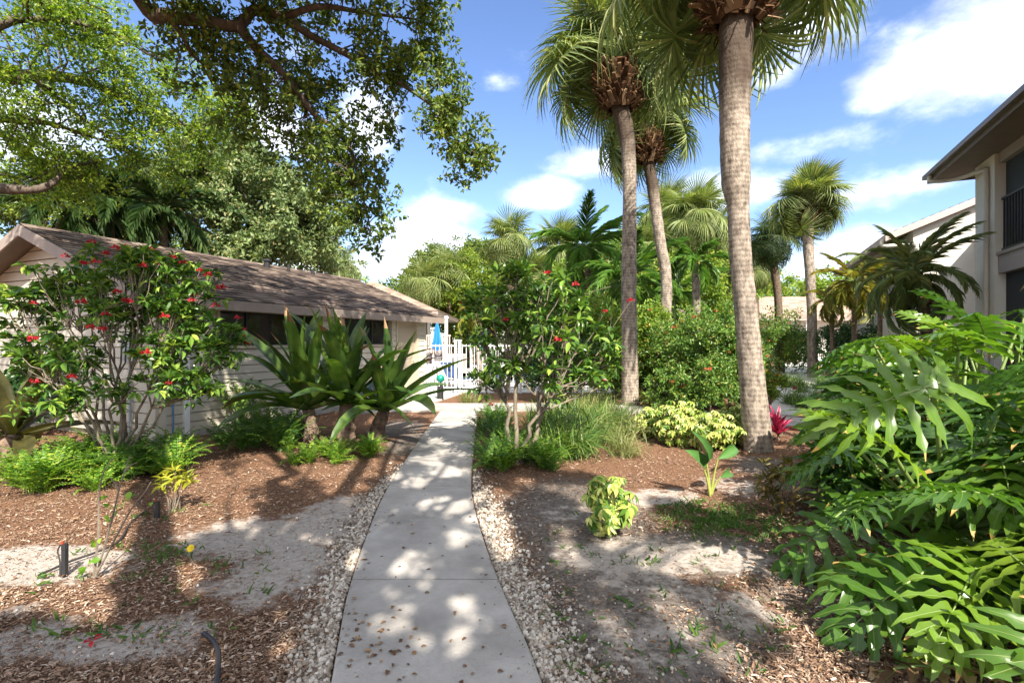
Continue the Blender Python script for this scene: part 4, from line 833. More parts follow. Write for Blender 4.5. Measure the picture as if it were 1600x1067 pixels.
def pins(kind, **k):
    if kind not in PIN: PIN[kind] = [pinnate_mesh('feather_frond', mat=M[kind], arch=a, seed=s_, **k) for a, s_ in ((.35, 1), (.6, 2), (.85, 3), (1.05, 4))]
    return PIN[kind]
def featherpalm(name, label, pts, rad, d, crown, ms, n, sc, seed, barkm='palm_bark_dark', emax=66, emin=-25, shaft=True, group=None, pw=1.0):
    w = [P(x, y, d) for x, y in pts]; base = np.array([w[0][0], w[0][1], 0]); w[0][2] = -.05; c = P(crown[0], crown[1], d); t = thing(name, label, 'palm tree', base, group)
    mb = MB(); pp = catmull(np.array(w), 5); tube(mb, pp, np.interp(np.linspace(0, 1, len(pp)), np.linspace(0, 1, len(w)), rad), 10, rough=.04); mb.build('trunk', M[barkm], t, True)
    if shaft: mb = MB(); tube(mb, curve(w[-1], c, 0, .01, 5), np.linspace(rad[-1] * .95, rad[-1] * .45, 5), 8); mb.build('crownshaft', M['petiole'], t, True)
    set_crown(t, c, ms, n, seed, 'frond', emax, emin, pw, sc, .02)
    return t
pk = dict(L=2.2, nl=40, ll=.62, lw=.024, vee=.6, hang=.5)
G1, G2, G3 = pins('pinnate', **pk), pins('pinnate_dark', **pk), pins('pinnate_yellow', L=1.7, nl=28, ll=.5, lw=.011, vee=.5, hang=.4)
featherpalm('christmas_palm', 'feathery palm with pale green shaft left of the slender tall palm', [(922, 570), (921, 470), (918, 420)], [.14, .12, .12], 19, (912, 388), G1, 20, .95, 41, emin=-40)
featherpalm('christmas_palm', 'deep green feathery palm behind the slender tall trunk', [(975, 580), (978, 520), (980, 480)], [.13, .11, .11], 17, (982, 440), G1, 18, .9, 43)
featherpalm('christmas_palm', 'small feathery palm with smooth pale trunk beside the kinked leaning trunk', [(1089, 600), (1089, 520), (1087, 428)], [.13, .12, .13], 16, (1088, 408), G1, 12, .5, 45, 'palm_bark', emin=-35)
featherpalm('christmas_palm', 'low feathery palm drooping behind the red flowered hedge', [(1050, 580), (1052, 520), (1053, 495)], [.1, .09, .09], 18, (1048, 460), G1, 15, .8, 47)
for k, (px, py, lab) in enumerate([(95, 330, 'dark feathery palm behind the gable peak of the clubhouse'), (170, 322, 'dark feathery palm behind the clubhouse ridge, middle of the three'), (255, 332, 'dark feathery palm behind the clubhouse ridge, farthest from the gable peak')]):
    d = 15.2 + .8 * k; featherpalm('queen_palm', lab, [(px + 4, 600), (px + 2, 480), (px, py + 20)], [.14, .12, .12], d, (px, py), G2, 17, .98, 51 + k, emin=-30)
pg = dict(L=1.15, nl=24, ll=.3, lw=.0042, vee=.3, hang=.3)
G4 = pins('pygmy', **pg)
pyg = featherpalm('pygmy_date_palm', 'bushy feather palm with dark drooping trunk in front of the white building', [(1452, 640), (1448, 520), (1437, 452)], [.1, .1, .12], 10.4, (1426, 430), G4, 34, 1.12, 61, 'palm_bark_dark', 80, -55, False, pw=.9)
boots(pyg, P(1431, 440, 10.4), np.array([-.15, 0, 1.]), .17, .5, 50, .2)
for k, (px, py, d, sc, lab) in enumerate([(1335, 440, 15, .75, 'yellowing feather palm clump left of the bushy feather palm'), (1375, 415, 17, .8, 'yellow green feather palm in front of the white building corner'), (1300, 470, 19, .6, 'small yellow feather palm beside the round headed palm trunk')]):
    featherpalm('areca_palm', lab, [(px, 600), (px, 520), (px, py + 25)], [.08, .07, .07], d, (px, py), G3 if k != 1 else G4, 18, sc * (1.6 if k == 1 else 1), 71 + k, emin=-55)
featherpalm('areca_palm', 'yellowing feather palm by the pool fence behind the central shrub', [(752, 600), (748, 560), (745, 530)], [.09, .08, .08], 15.6, (742, 490), G3, 9, .5, 77, 'palm_bark', emin=-70)

# ---- big oaks
OAK1 = [(480, 25, 200, 55, 5.2, 7.4, 40), (640, 70, 60, 70, 5.6, 6.8, 20), (690, 165, 42, 50, 5.7, 6.5, 14), (715, 225, 36, 38, 5.7, 6.4, 9), (737, 252, 20, 22, 5.8, 6.2, 4), (440, 140, 75, 60, 5.4, 7.2, 22), (490, 205, 75, 60, 5.6, 7.2, 24), (545, 250, 55, 45, 5.6, 6.8, 16), (520, 300, 50, 36, 5.8, 6.8, 12), (572, 325, 32, 40, 5.8, 6.4, 8), (581, 368, 11, 14, 5.9, 6.2, 3), (330, 90, 80, 50, 5.2, 7, 20), (385, 195, 40, 36, 5.6, 6.8, 8), (590, 120, 60, 40, 5.8, 6.8, 9), (300, 25, 70, 35, 5.2, 6.5, 14), (610, 190, 30, 25, 5.8, 6.4, 3), (660, 20, 60, 30, 5.6, 6.6, 9)]
T1 = ellpts(OAK1, 1)
def streak(t_, s_): return np.sin(2.6 * t_ + 2.2 * np.sin(3 * s_ + t_)) * np.sin(5.1 * s_ - 1.3 * t_) > .42
def sungap(p):
    """True for leaves that do not stand in one of the canopy's gaps towards the sun"""
    g = p - SUN * (p[:, 2:3] / SUN[2]); u, v = proj(g); ok = ~(litmask(u, v) & (g[:, 1] > 1.8))
    s0 = (p - O) @ Vv; lam = (p[:, 2] - ZE - .05 - SL * s0) / (SUN[2] - SL * (SUN @ Vv)); h = p - SUN * lam[:, None]; t_, s_ = (h - O) @ U, (h - O) @ Vv
    return ok & ~((t_ > -.5) & (t_ < 8) & (s_ > -.4) & (s_ < 2.8) & streak(t_, s_))
def lift(p):
    """raise a point along the sun's direction, past the top of the frame"""
    z = RG.uniform(4.6, 7.2)
    for _ in range(40):
        q = p + SUN * ((z - p[2]) / SUN[2])
        if q[1] < .4 or abs(q[0]) > 1.08 * q[1] or (q[2] - CH) / q[1] * F > HY + 60: return q
        z += .25
    return None
LIT = [(696, 742, 28, 9), (692, 796, 32, 19), (712, 846, 19, 18), (620, 832, 13, 9), (622, 884, 34, 26), (672, 916, 20, 15), (600, 962, 54, 42), (690, 1012, 64, 34), (722, 948, 26, 24), (804, 1016, 22, 20), (740, 896, 14, 8), (672, 724, 20, 7), (650, 757, 22, 9), (560, 1020, 24, 26), (715, 650, 26, 8), (700, 668, 26, 6), (690, 690, 24, 7), (655, 790, 16, 8), (735, 815, 10, 8), (125, 780, 190, 50), (60, 875, 110, 36), (280, 1025, 46, 46), (145, 940, 130, 34), (250, 900, 80, 30), (370, 800, 40, 20), (1100, 740, 140, 40), (960, 800, 60, 46), (550, 870, 20, 30), (1080, 700, 120, 30), (420, 740, 60, 20), (520, 740, 40, 14), (480, 1040, 24, 24), (400, 1030, 40, 30), (560, 760, 20, 8), (600, 700, 30, 8)]
for (ax_, ay_), (bx_, by_), w_ in [((868, 840), (960, 985), 30), ((965, 840), (1075, 885), 34), ((1040, 945), (1170, 1055), 34), ((1090, 860), (1190, 900), 20), ((765, 775), (792, 865), 24), ((832, 950), (852, 1010), 24), ((965, 985), (1000, 1060), 22), ((420, 940), (480, 985), 16), ((440, 830), (520, 850), 12), ((310, 700), (370, 800), 18), ((890, 770), (1000, 790), 14), ((1100, 880), (1180, 930), 16)]:
    for f_ in np.linspace(0, 1, 9): LIT.append((ax_ + (bx_ - ax_) * f_, ay_ + (by_ - ay_) * f_, w_, w_ * .8))
def litmask(px, py):
    m = np.zeros_like(px, bool)
    for a, b, rx, ry in LIT: m |= ((px - a) / rx) ** 2 + ((py - b) / ry) ** 2 < 1
    return m
SH = [(650, 900, 160, 170, 150), (690, 700, 70, 60, 50), (880, 880, 90, 150, 130), (1020, 1000, 150, 100, 110), (1110, 800, 90, 30, 22), (470, 890, 70, 130, 70), (340, 880, 60, 40, 22), (420, 770, 70, 30, 14), (60, 1010, 120, 50, 26), (380, 740, 100, 40, 10), (620, 1050, 120, 40, 30), (820, 760, 60, 40, 24), (560, 690, 60, 30, 14), (230, 1010, 40, 60, 8)]
T0 = []
for a, b, rx, ry, n in SH:
    px = RG.uniform(a - rx, a + rx, n); py = RG.uniform(b - ry, b + ry, n); ok = ((px - a) / rx) ** 2 + ((py - b) / ry) ** 2 < 1
    ok &= ~litmask(px, py)
    for q, w in zip(px[ok], py[ok]):
        if w < 560: continue
        r = lift(G(q, w))
        if r is not None: T0.append(r)
for k in range(620):   # the crown above the house: its roof and wall lie in broken shade
    t_, s_ = RG.uniform(-.6, 8.4), RG.uniform(-.3, 2.7)
    if streak(t_, s_): continue
    r = lift(H(t_, s_, roofz(s_)))
    if r is not None: T0.append(r)
for k in range(280):
    r = lift(H(RG.uniform(-.2, 6), 0, RG.uniform(.2, 2.2)) if k % 2 else H(0, RG.uniform(-.3, 5), RG.uniform(.3, 3.2)))
    if r is not None and RG.uniform() < .7: T0.append(r)
NR = len(T0); T0 = np.array(T0)
ok = np.linalg.norm(T0[:, :2] - np.array([.9, -3.4]), axis=1) < 12; T0 = T0[ok]
oak = thing('live_oak', 'live oak whose small leaved limb hangs into the top of the picture, left of centre', 'tree', (.9, -3.6, 0))
mb = MB(); hub = np.array([.75, -3.3, 4.0])
L1 = catmull([hub, np.array([-1.5, -.5, 5.6]), np.array([-3.6, 3.2, 6.0]), P(215, -8, 5.6), P(262, 24, 5.7), P(320, 33, 5.8), P(372, 40, 5.9), P(400, 14, 6.0), P(440, 28, 6.0), P(485, 55, 6.1), P(540, 84, 6.1), P(580, 108, 6.2), P(640, 140, 6.2), P(690, 180, 6.2), P(722, 235, 6.1)], 5)
tube(mb, L1, np.linspace(.098, .011, len(L1)), 9, rough=.06)
L2 = catmull([P(372, 40, 5.9), P(400, 75, 6.0), P(440, 112, 6.1), P(470, 150, 6.2), P(495, 182, 6.2), P(530, 205, 6.3), P(550, 240, 6.2), P(565, 300, 6.1), P(580, 360, 6.0)], 5)
tube(mb, L2, np.linspace(.06, .008, len(L2)), 7, rough=.06)
L3 = catmull([P(262, 24, 5.7), P(285, 55, 5.8), P(300, 85, 5.9), P(330, 110, 6.1)], 4); tube(mb, L3, np.linspace(.045, .01, len(L3)), 6)
L4 = catmull([P(440, 28, 6.0), P(500, 10, 5.9), P(570, 20, 6.0), P(650, 30, 6.1)], 4); tube(mb, L4, np.linspace(.045, .01, len(L4)), 6)
attach(mb, [L1[12:], L2, L3, L4], T1, .018, .004)
skeleton(mb, (.9, -3.6, -.1), hub, T0, .2, 9, 7, .008)
mb.build('trunk', M['oak_bark'], oak, True)
mb = MB(); leafcloud(mb, T1, RG.uniform(.2, .36, len(T1)), 98, .062, OVAL, .5, .8, -.05, sub=7, rs=.24); leafcloud(mb, T0, np.where(T0[:, 0] < -.6, RG.uniform(.2, .3, len(T0)), RG.uniform(.15, .25, len(T0))), 150, .08, RHOMB, .5, .6, 0, flat=.6, keep=sungap)
mb.build('crown', M['oak'], oak)
OAK2 = [(60, 40, 110, 60, 8, 11, 26), (180, 80, 100, 60, 8, 11, 26), (80, 165, 120, 55, 8.5, 11, 26), (235, 180, 95, 60, 9, 11.5, 26), (320, 190, 70, 45, 9.5, 11.5, 14), (60, 240, 80, 40, 9, 12, 18), (170, 245, 90, 40, 9, 12, 20), (290, 245, 60, 40, 9.5, 12, 12), (355, 150, 40, 30, 9.5, 11, 6), (130, 10, 90, 40, 7.5, 10, 16), (30, 110, 60, 40, 8, 10, 10), (20, 290, 60, 26, 9.5, 12, 10), (130, 285, 70, 20, 10, 12, 10), (380, 185, 26, 20, 10, 11, 4)]
T2 = ellpts(OAK2, 1)
oak2 = thing('live_oak', 'bright sunlit oak reaching in from the left edge above the clubhouse roof', 'tree', (-12.6, 8.2, 0))
mb = MB(); hb = np.array([-12.3, 8.4, 4.2]); tube(mb, curve((-12.6, 8.2, -.1), hb, 0, .02, 6), np.linspace(.34, .26, 6), 12, rough=.05)
LL = [catmull([hb, P(-60, 124, 9.3), P(20, 121, 9.4), P(70, 118, 9.6), P(130, 126, 9.8), P(170, 142, 10), P(215, 160, 10.1), P(290, 195, 10.4), P(360, 190, 10.6)], 5), catmull([hb, P(-60, 180, 9.4), P(10, 187, 9.6), P(80, 193, 9.9), P(130, 210, 10.2), P(180, 224, 10.4)], 5), catmull([hb, P(-40, 292, 9.6), P(50, 296, 9.8), P(85, 284, 10), P(105, 262, 10.2), P(160, 250, 10.6)], 5), catmull([P(50, 119, 9.5), P(85, 150, 9.6), P(135, 190, 9.9), P(185, 222, 10.2)], 5), catmull([hb, P(-40, 60, 8.4), P(60, 30, 8.8), P(170, 50, 9.4), P(240, 90, 9.8)], 5)]
for l, r in zip(LL, (.16, .1, .13, .07, .1)): tube(mb, l, np.linspace(r, .012, len(l)), 8, rough=.06)
attach(mb, LL, T2, .03, .006); mb.build('trunk', M['oak_bark'], oak2, True)
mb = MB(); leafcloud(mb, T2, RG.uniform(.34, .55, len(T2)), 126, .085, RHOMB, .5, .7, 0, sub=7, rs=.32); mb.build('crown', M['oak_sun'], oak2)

def tree(name, label, spec, base, r0, nm, leafm, per, size, R, hubf=.45, group=None, barkm='oak_bark', shape=RHOMB, hubxy=None):
    T = ellpts(spec, 1); b = np.asarray(base, float); t = thing(name, label, 'tree', b, group); c = T.mean(0); zmin = T[:, 2].min()
    hub = b + (c - b) * hubf; hub[2] = max(1.2, zmin * .6 + c[2] * .2)
    mb = MB(); skeleton(mb, b - np.array([0, 0, .1]), hub, T, r0, nm, 6, max(.006, r0 * .04)); mb.build('trunk', M[barkm], t, True)
    mb = MB(); leafcloud(mb, T, RG.uniform(R * .7, R * 1.25, len(T)), per, size, shape, .5, .6, 0, sub=max(4, per // 30), rs=.33); mb.build('crown', M[leafm], t); return t
tree('oak_tree', 'large grey green oak rising behind the middle of the clubhouse roof', [(425, 320, 90, 75, 17, 22, 60), (340, 300, 60, 60, 17, 21, 30), (470, 365, 55, 45, 17, 21, 24), (380, 385, 70, 36, 17, 20, 24), (300, 260, 50, 40, 17, 20, 16), (370, 230, 40, 40, 18, 21, 14), (250, 290, 40, 40, 18, 21, 12)], (-9.6, 19.5, 0), .3, 7, 'oak_grey', 330, .16, .75)
tree('oak_tree', 'darker oak behind the dark feathery palms at far left', [(40, 330, 80, 50, 19, 24, 26), (150, 330, 80, 60, 20, 25, 30), (230, 350, 60, 50, 20, 24, 22)], (-17, 22, 0), .3, 6, 'oak', 260, .18, .9)
tree('oak_tree', 'small dark oak just right of the big grey green one, above the roof vents', [(500, 385, 30, 30, 22, 26, 12), (520, 415, 30, 20, 22, 25, 10)], (-9, 24, 0), .16, 4, 'oak_grey', 200, .16, .7)
tree('broadleaf_tree', 'far blue green tree showing above the yellow green one', [(700, 412, 55, 18, 46, 52, 26), (740, 398, 40, 12, 46, 52, 16), (655, 440, 22, 22, 45, 50, 10)], (-6, 49, 0), .4, 5, 'oak', 260, .3, 1.2)
tree('broadleaf_tree', 'bright yellow green tree behind the pool pavilion', [(735, 435, 60, 26, 27, 32, 34), (690, 470, 60, 30, 27, 31, 30), (770, 470, 50, 35, 26, 31, 26), (720, 500, 60, 24, 27, 31, 20)], (-2.6, 29, 0), .22, 6, 'yellowgreen', 260, .17, .85)
tree('broadleaf_tree', 'mid green tree behind the central red flowered shrub', [(850, 430, 50, 40, 26, 31, 26), (830, 490, 60, 40, 26, 30, 26), (890, 470, 50, 45, 26, 31, 24)], (1.8, 28.5, 0), .2, 6, 'hedge_mid', 240, .17, .85)
tree('broadleaf_tree', 'leafy green tree between the slender and kinked palm trunks', [(960, 400, 50, 50, 26, 31, 24), (1010, 440, 50, 50, 26, 31, 24), (960, 470, 60, 40, 25, 30, 22)], (6.3, 28.5, 0), .2, 6, 'hedge_mid', 240, .17, .85)
tree('broadleaf_tree', 'green tree filling the gap behind the slender palm trunk', [(940, 430, 60, 50, 21, 25, 34), (900, 470, 60, 50, 20, 24, 34), (985, 490, 50, 40, 20, 24, 26)], (3.6, 22.6, 0), .16, 6, 'hedge', 260, .14, .75)
tree('broadleaf_tree', 'bright green tree behind the kinked palm trunk', [(1060, 430, 60, 40, 21, 25, 34), (1010, 470, 50, 50, 20, 24, 28), (1110, 480, 50, 36, 21, 24, 26)], (6.8, 23.0, 0), .16, 6, 'hedge_mid', 260, .14, .75)
tree('broadleaf_tree', 'olive green tree behind the round headed palm', [(1120, 450, 50, 40, 31, 36, 22), (1090, 420, 40, 35, 31, 35, 14)], (12, 33, 0), .2, 5, 'yellowgreen', 220, .2, .9)
tree('broadleaf_tree', 'distant green tree between the short dark palm and the round headed palm', [(1225, 455, 50, 16, 58, 66, 18), (1180, 450, 40, 20, 58, 64, 14)], (31, 61, 0), .3, 5, 'hedge_mid', 240, .38, 1.6)
for k, (px, py, rx, ry, d, nm_, lab) in enumerate([(560, 470, 90, 40, 62, 'hedge_mid', 'far green treetop hidden behind the clubhouse roof end'), (640, 470, 60, 30, 60, 'oak', 'far dark tree beyond the pavilion roof'), (860, 450, 90, 50, 55, 'oak_grey', 'far greyish tree behind the central palms'), (1000, 460, 90, 50, 58, 'hedge_mid', 'far green tree behind the tall palm trunks'), (1300, 470, 60, 30, 52, 'hedge_mid', 'far green tree beside the white gabled building'), (300, 420, 200, 60, 48, 'oak', 'far dark trees behind the clubhouse')]):
    tree('broadleaf_tree', lab, [(px, py, rx, ry, d - 4, d + 4, 36)], ((px - CX) / F * d, d, 0), .3, 5, nm_, 200, .42, 2.0)

# ---- shrubs
FH = {}
def blooms(t, pts, kind, s, R):
    """every flower head is a part of its shrub"""
    if (kind, s) not in FH:
        FH[(kind, s)] = []
        for v in range(4):
            mb = MB(); n = 18; o = rnd_unit(n) * RG.uniform(.2, 1, (n, 1)) * R; o[:, 2] = np.abs(o[:, 2]) * .7
            inst(mb, OVAL, frames(o + rnd_unit(n) * .02 + np.array([0, 0, .01]), rnd_unit(n), s * RG.uniform(.7, 1.3, n), s * RG.uniform(.9, 1.5, n), np.full(n, s)), o); FH[(kind, s)].append(mb.mesh('flower_head', M[kind]))
    for k, p in enumerate(pts):
        use('flower_head', FH[(kind, s)][k % 4], t, Matrix.Translation(Vector(np.asarray(p) - np.array(t.location))) @ Matrix.Rotation(RG.uniform(0, 6.28), 4, 'Z') @ Matrix.Scale(RG.uniform(.75, 1.25), 4))
def shrub(name, label, px, py0, d, w, h, leafm, nclump=26, per=70, size=.085, flow=None, nf=0, stem='jatropha_stem', group=None, T=OVAL, dw=None, low=.06, z0=None):
    b = np.array([(px - CX) / F * d, d, 0]); t = thing(name, label, 'shrub', b, group); o = in_ball(nclump); dw = dw or w * .7
    C = b + np.stack([o[:, 0] * w / 2, o[:, 1] * dw / 2, h * (low + (1 - low) * (.5 + .46 * o[:, 2]))], -1)
    mb = MB(); skeleton(mb, b, b + np.array([0, 0, h * .16]), C, max(.02, h * .018), 7, 5, .005); mb.build('stems', M[stem], t)
    mb = MB(); R = (w * h * dw / nclump) ** (1 / 3) * .72; leafcloud(mb, C, R, per, size, T, .42, .7, .15, sub=max(3, per // 18), rs=.42); mb.build('foliage', M[leafm], t)
    if flow:
        top = C[np.argsort(-(C[:, 2] - .6 * (C[:, 1] - d)))[:max(4, nclump * 2 // 3)]]; c = top[RG.integers(len(top), size=int(nf * .7))] + rnd_unit(int(nf * .7)) * R * np.array([1, 1, .9])
        blooms(t, c, flow, .03, .06)
    return t
HG = None
shrub('ixora_shrub', 'red flowered hedge shrub between slender and kinked palm trunks', 1010, 0, 13.6, 1.8, 2.6, 'hedge_mid', 64, 130, .1, 'orange', 26)
shrub('ixora_shrub', 'red flowered hedge shrub just left of the slender palm trunk', 930, 0, 13.2, 2.2, 2.7, 'hedge_mid', 70, 130, .1, 'orange', 22)
shrub('ixora_shrub', 'tall green shrub with orange red blooms directly behind the variegated hedge', 1088, 0, 12.0, 2.3, 2.3, 'hedge', 76, 150, .075, 'orange', 30)
shrub('ixora_shrub', 'green shrub with orange red blooms hugging the left of the thickest palm trunk', 1140, 0, 11.2, 1.5, 2.3, 'hedge', 60, 140, .075, 'orange', 30)
shrub('ixora_shrub', 'orange flowered shrub just right of the thickest palm trunk', 1202, 0, 10.6, .6, 1.0, 'hedge_mid', 30, 80, .065, 'orange', 16)
shrub('ixora_shrub', 'wide shrub dotted with small red blooms below the round headed palm', 1225, 0, 24, 3.6, 3.0, 'hedge', 50, 110, .13, 'orange', 30)
for k, (px, d, w, h, mt_, lab) in enumerate([(1055, 10.9, 1.0, 1.0, 'hedge', 'low green shrub with orange blooms behind the fullest variegated bush'), (1110, 10.6, 1.0, 1.15, 'hedge', 'leafy green shrub with orange blooms behind the right half of the variegated row'), (962, 13.1, 1.2, 1.5, 'hedge', 'green shrub with orange blooms tucked behind the slender palm base'), (1075, 13.5, 2.0, 1.7, 'hedge_mid', 'broad red dotted shrub in front of the picket fence, right of the kinked palm'), (1168, 13.4, 1.3, 1.8, 'hedge', 'red dotted shrub in front of the fence, just behind the thickest palm trunk'), (1000, 13.9, 1.4, 1.6, 'hedge', 'dark green blooming shrub against the fence left of the kinked palm')]):
    shrub('ixora_shrub', lab, px, 0, d, w, h, mt_, 44, 120, .075, 'orange', 18)
shrub('golden_dewdrop_shrub', 'rounded lime green shrub beside the side path', 1222, 0, 29.5, 2.6, 2.4, 'lime', 50, 130, .11)
shrub('hedge_shrub', 'dark green shrub at the left of the round headed palm trunk foot', 1256, 0, 29, 1.4, 2.3, 'hedge_dark', 28, 100, .09)
shrub('hedge_shrub', 'big dark glossy shrub at the bend of the side path', 1345, 0, 20.5, 3.4, 2.3, 'hedge_dark', 70, 140, .11)
shrub('hedge_shrub', 'tall dark glossy shrub between the side path and the yellowing feather palms', 1330, 0, 25, 3.0, 2.8, 'hedge_dark', 60, 130, .09)
shrub('hedge_shrub', 'dark green shrub under the yellowing feather palms', 1410, 0, 14, 2.0, 1.7, 'hedge', 46, 110, .085)
shrub('hedge_shrub', 'green shrub under the bushy feather palm', 1475, 0, 11, 1.8, 1.5, 'hedge_dark', 40, 100, .09)
shrub('hedge_shrub', 'green shrub right behind the central red flowered shrub', 865, 0, 13, 2.3, 2.3, 'hedge_dark', 64, 130, .09, 'orange', 12)
shrub('hedge_shrub', 'leafy shrub beyond the pool fence behind the slender palm', 900, 0, 29, 6, 3.4, 'hedge_mid', 60, 110, .17)
shrub('hedge_shrub', 'leafy hedge beyond the pool fence behind the yellowing feather palm', 770, 0, 29, 5, 3.0, 'hedge', 50, 110, .17)
shrub('hedge_shrub', 'wide green hedge in front of the tan roofed far house', 1110, 0, 27, 6, 2.2, 'hedge', 60, 110, .15)
shrub('hedge_shrub', 'broad olive hedge far behind the kinked palm', 1000, 0, 25, 5, 2.6, 'hedge_mid', 50, 110, .15)
shrub('hedge_shrub', 'low shrub with thin stems against the siding by the first window', 385, 0, 8.7, .9, 1.05, 'hedge', 22, 50, .06)
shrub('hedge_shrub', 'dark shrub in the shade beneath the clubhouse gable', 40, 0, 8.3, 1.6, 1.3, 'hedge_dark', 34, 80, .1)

# ---- jatrophas: many stems, whorls of leaves, red flower heads
def whorls(mb, C, per, L, w, m=0, e0=-.35, e1=.9):
    n = len(C) * per; a = np.tile(np.arange(per) * 2.39996, len(C)) + np.repeat(RG.uniform(0, 6.28, len(C)), per); e = np.tile(np.linspace(e1, e0, per), len(C)) + RG.normal(0, .2, n)
    tilt = np.repeat(RG.normal(0, .35, (len(C), 3)), per, 0); d = np.stack([np.cos(a) * np.cos(e), np.sin(a) * np.cos(e), np.sin(e)], -1) + tilt; up = np.stack([-np.cos(a) * np.sin(e), -np.sin(a) * np.sin(e), np.cos(e)], -1) + RG.normal(0, .3, (n, 3))
    s = np.repeat(RG.uniform(.75, 1.2, len(C)), per) * L * RG.uniform(.7, 1.15, n); inst(mb, OVAL, frames(d, up, s * w, s, s), np.repeat(C, per, 0) + d * .02, m)
def flowerheads(mb, C, s=.028):
    n = len(C) * 16; o = rnd_unit(n) * RG.uniform(.2, 1, (n, 1)) * np.repeat(RG.uniform(.03, .055, len(C)), 16)[:, None]; o[:, 2] = np.abs(o[:, 2]) * .7
    inst(mb, OVAL, frames(o + rnd_unit(n) * .02 + np.array([0, 0, .01]), rnd_unit(n), s * RG.uniform(.7, 1.3, n), s * RG.uniform(.9, 1.5, n), np.full(n, s)), np.repeat(C, 16, 0) + o)
def jatropha(label, base, spec, flow, nm, r0, hubz, per=13, L=.125, tips=None, extra=14):
    base = np.asarray(base, float); t = thing('jatropha_shrub', label, 'shrub', base); T = ellpts([(*q[:6], int(q[6] * (1.5 if base[0] < -2 else 1.2))) for q in spec], 1); Fp = np.array([P(*f) for f in flow])
    mb = MB(); gs = fps(T, nm)
    for g in gs:
        b = base + np.append(RG.normal(0, .09, 2), -.03); c = g.mean(0); q = b + (c - b) * .5; q[2] = max(hubz, b[2] + (c[2] - b[2]) * .5); tube(mb, curve(b, q, .0, .05, 6), np.linspace(r0, r0 * .6, 6), 7, rough=.06)
        for s_ in fps(g, max(1, len(g) // 5)):
            w = q + (s_.mean(0) - q) * .6; w[2] -= .08; tube(mb, curve(q, w, -.03, .06, 5), np.linspace(r0 * .55, r0 * .36, 5), 6, cap=False)
            for p in s_: tube(mb, curve(w, p, -.06, .06, 5), np.linspace(r0 * .34, .004, 5), 5, cap=False)
    for f in Fp:
        j = np.linalg.norm(T - f, axis=1).argmin(); tube(mb, curve(T[j], f, .03, .03, 4), [.004, .003, .003, .003], 4, cap=False)
    mb.build('stems', M['jatropha_stem'], t, True)
    mb = MB(); whorls(mb, T, per + 3, L, .42); sub = T + RG.normal(0, .05, T.shape) - np.array([0, 0, .08]); whorls(mb, sub, per // 2, L * .9, .4, e0=-.8, e1=.2); mb.build('foliage', M['jatropha'], t)
    blooms(t, Fp[::2] if base[0] > -2 else Fp, 'red', .022, .036); return t
JL = [(210, 420, 70, 45, 5.4, 6.4, 20), (120, 440, 70, 40, 5.6, 6.5, 16), (50, 470, 55, 40, 5.6, 6.4, 13), (280, 450, 60, 50, 5.4, 6.2, 20), (180, 500, 80, 45, 5.2, 6.2, 20), (60, 545, 50, 45, 5.5, 6.3, 14), (300, 520, 55, 45, 5.4, 6.1, 17), (340, 545, 40, 36, 5.5, 6.0, 10), (260, 575, 50, 45, 5.3, 6.0, 12), (130, 555, 50, 30, 5.3, 6.0, 7), (70, 620, 45, 22, 5.0, 5.6, 7), (160, 610, 50, 20, 5.2, 5.8, 4), (300, 610, 40, 26, 5.4, 5.9, 6), (215, 400, 24, 12, 5.5, 5.9, 4)]
JF = [(142, 379, 5.6), (166, 397, 5.6), (196, 386, 5.7), (181, 388, 5.5), (235, 391, 5.7), (271, 403, 5.8), (287, 411, 5.8), (312, 423, 5.7), (324, 430, 5.6), (253, 414, 5.7), (149, 410, 5.4), (131, 412, 5.5), (103, 401, 5.6), (52, 474, 5.4), (129, 473, 5.2), (142, 512, 5.1), (196, 470, 5.3), (184, 456, 5.3), (166, 492, 5.3), (202, 472, 5.3), (338, 478, 5.8), (371, 497, 5.8), (379, 515, 5.8), (379, 528, 5.8), (388, 537, 5.8), (303, 462, 5.7), (229, 552, 5.2), (264, 599, 5.4), (54, 597, 5.0), (111, 589, 5.3), (223, 416, 5.6), (160, 515, 5.2), (300, 470, 5.5), (345, 450, 5.7), (256, 495, 5.2), (50, 530, 5.4)]
jatropha('big red flowered shrub with many pale stems in front of the clubhouse gable', (-4.55, 5.85, 0), JL, JF, 14, .021, .75, 14, .118)
JC = [(800, 430, 30, 18, 5.9, 6.7, 7), (850, 450, 60, 32, 5.8, 7.0, 16), (770, 470, 50, 30, 5.8, 6.8, 12), (900, 490, 50, 36, 5.9, 7.0, 12), (810, 500, 70, 32, 5.6, 6.8, 14), (750, 520, 26, 26, 6, 6.6, 5), (860, 540, 60, 36, 5.8, 7.0, 13), (930, 540, 36, 40, 6, 7.0, 9), (800, 570, 50, 26, 5.6, 6.6, 7), (905, 590, 40, 26, 6, 6.8, 6), (760, 585, 26, 22, 5.8, 6.4, 4), (940, 590, 30, 30, 6.2, 6.9, 5), (860, 590, 30, 20, 5.8, 6.4, 3)]
JCF = [(724, 474, 6.2), (735, 476, 6.2), (790, 500, 5.9), (830, 520, 5.8), (870, 532, 5.9), (825, 462, 6.0), (856, 427, 6.3), (955, 447, 6.5), (945, 487, 6.5), (957, 492, 6.5), (985, 470, 6.6), (912, 540, 6.2), (945, 595, 6.3), (890, 535, 6.0), (767, 633, 5.8), (760, 612, 5.9), (900, 445, 6.4), (885, 575, 6.0)]
jatropha('slim pale trunked shrub with sparse red flowers beside the path in the centre', (G(803, 722)[0], G(803, 722)[1], 0), JC, JCF, 4, .034, .6, 14, .13)

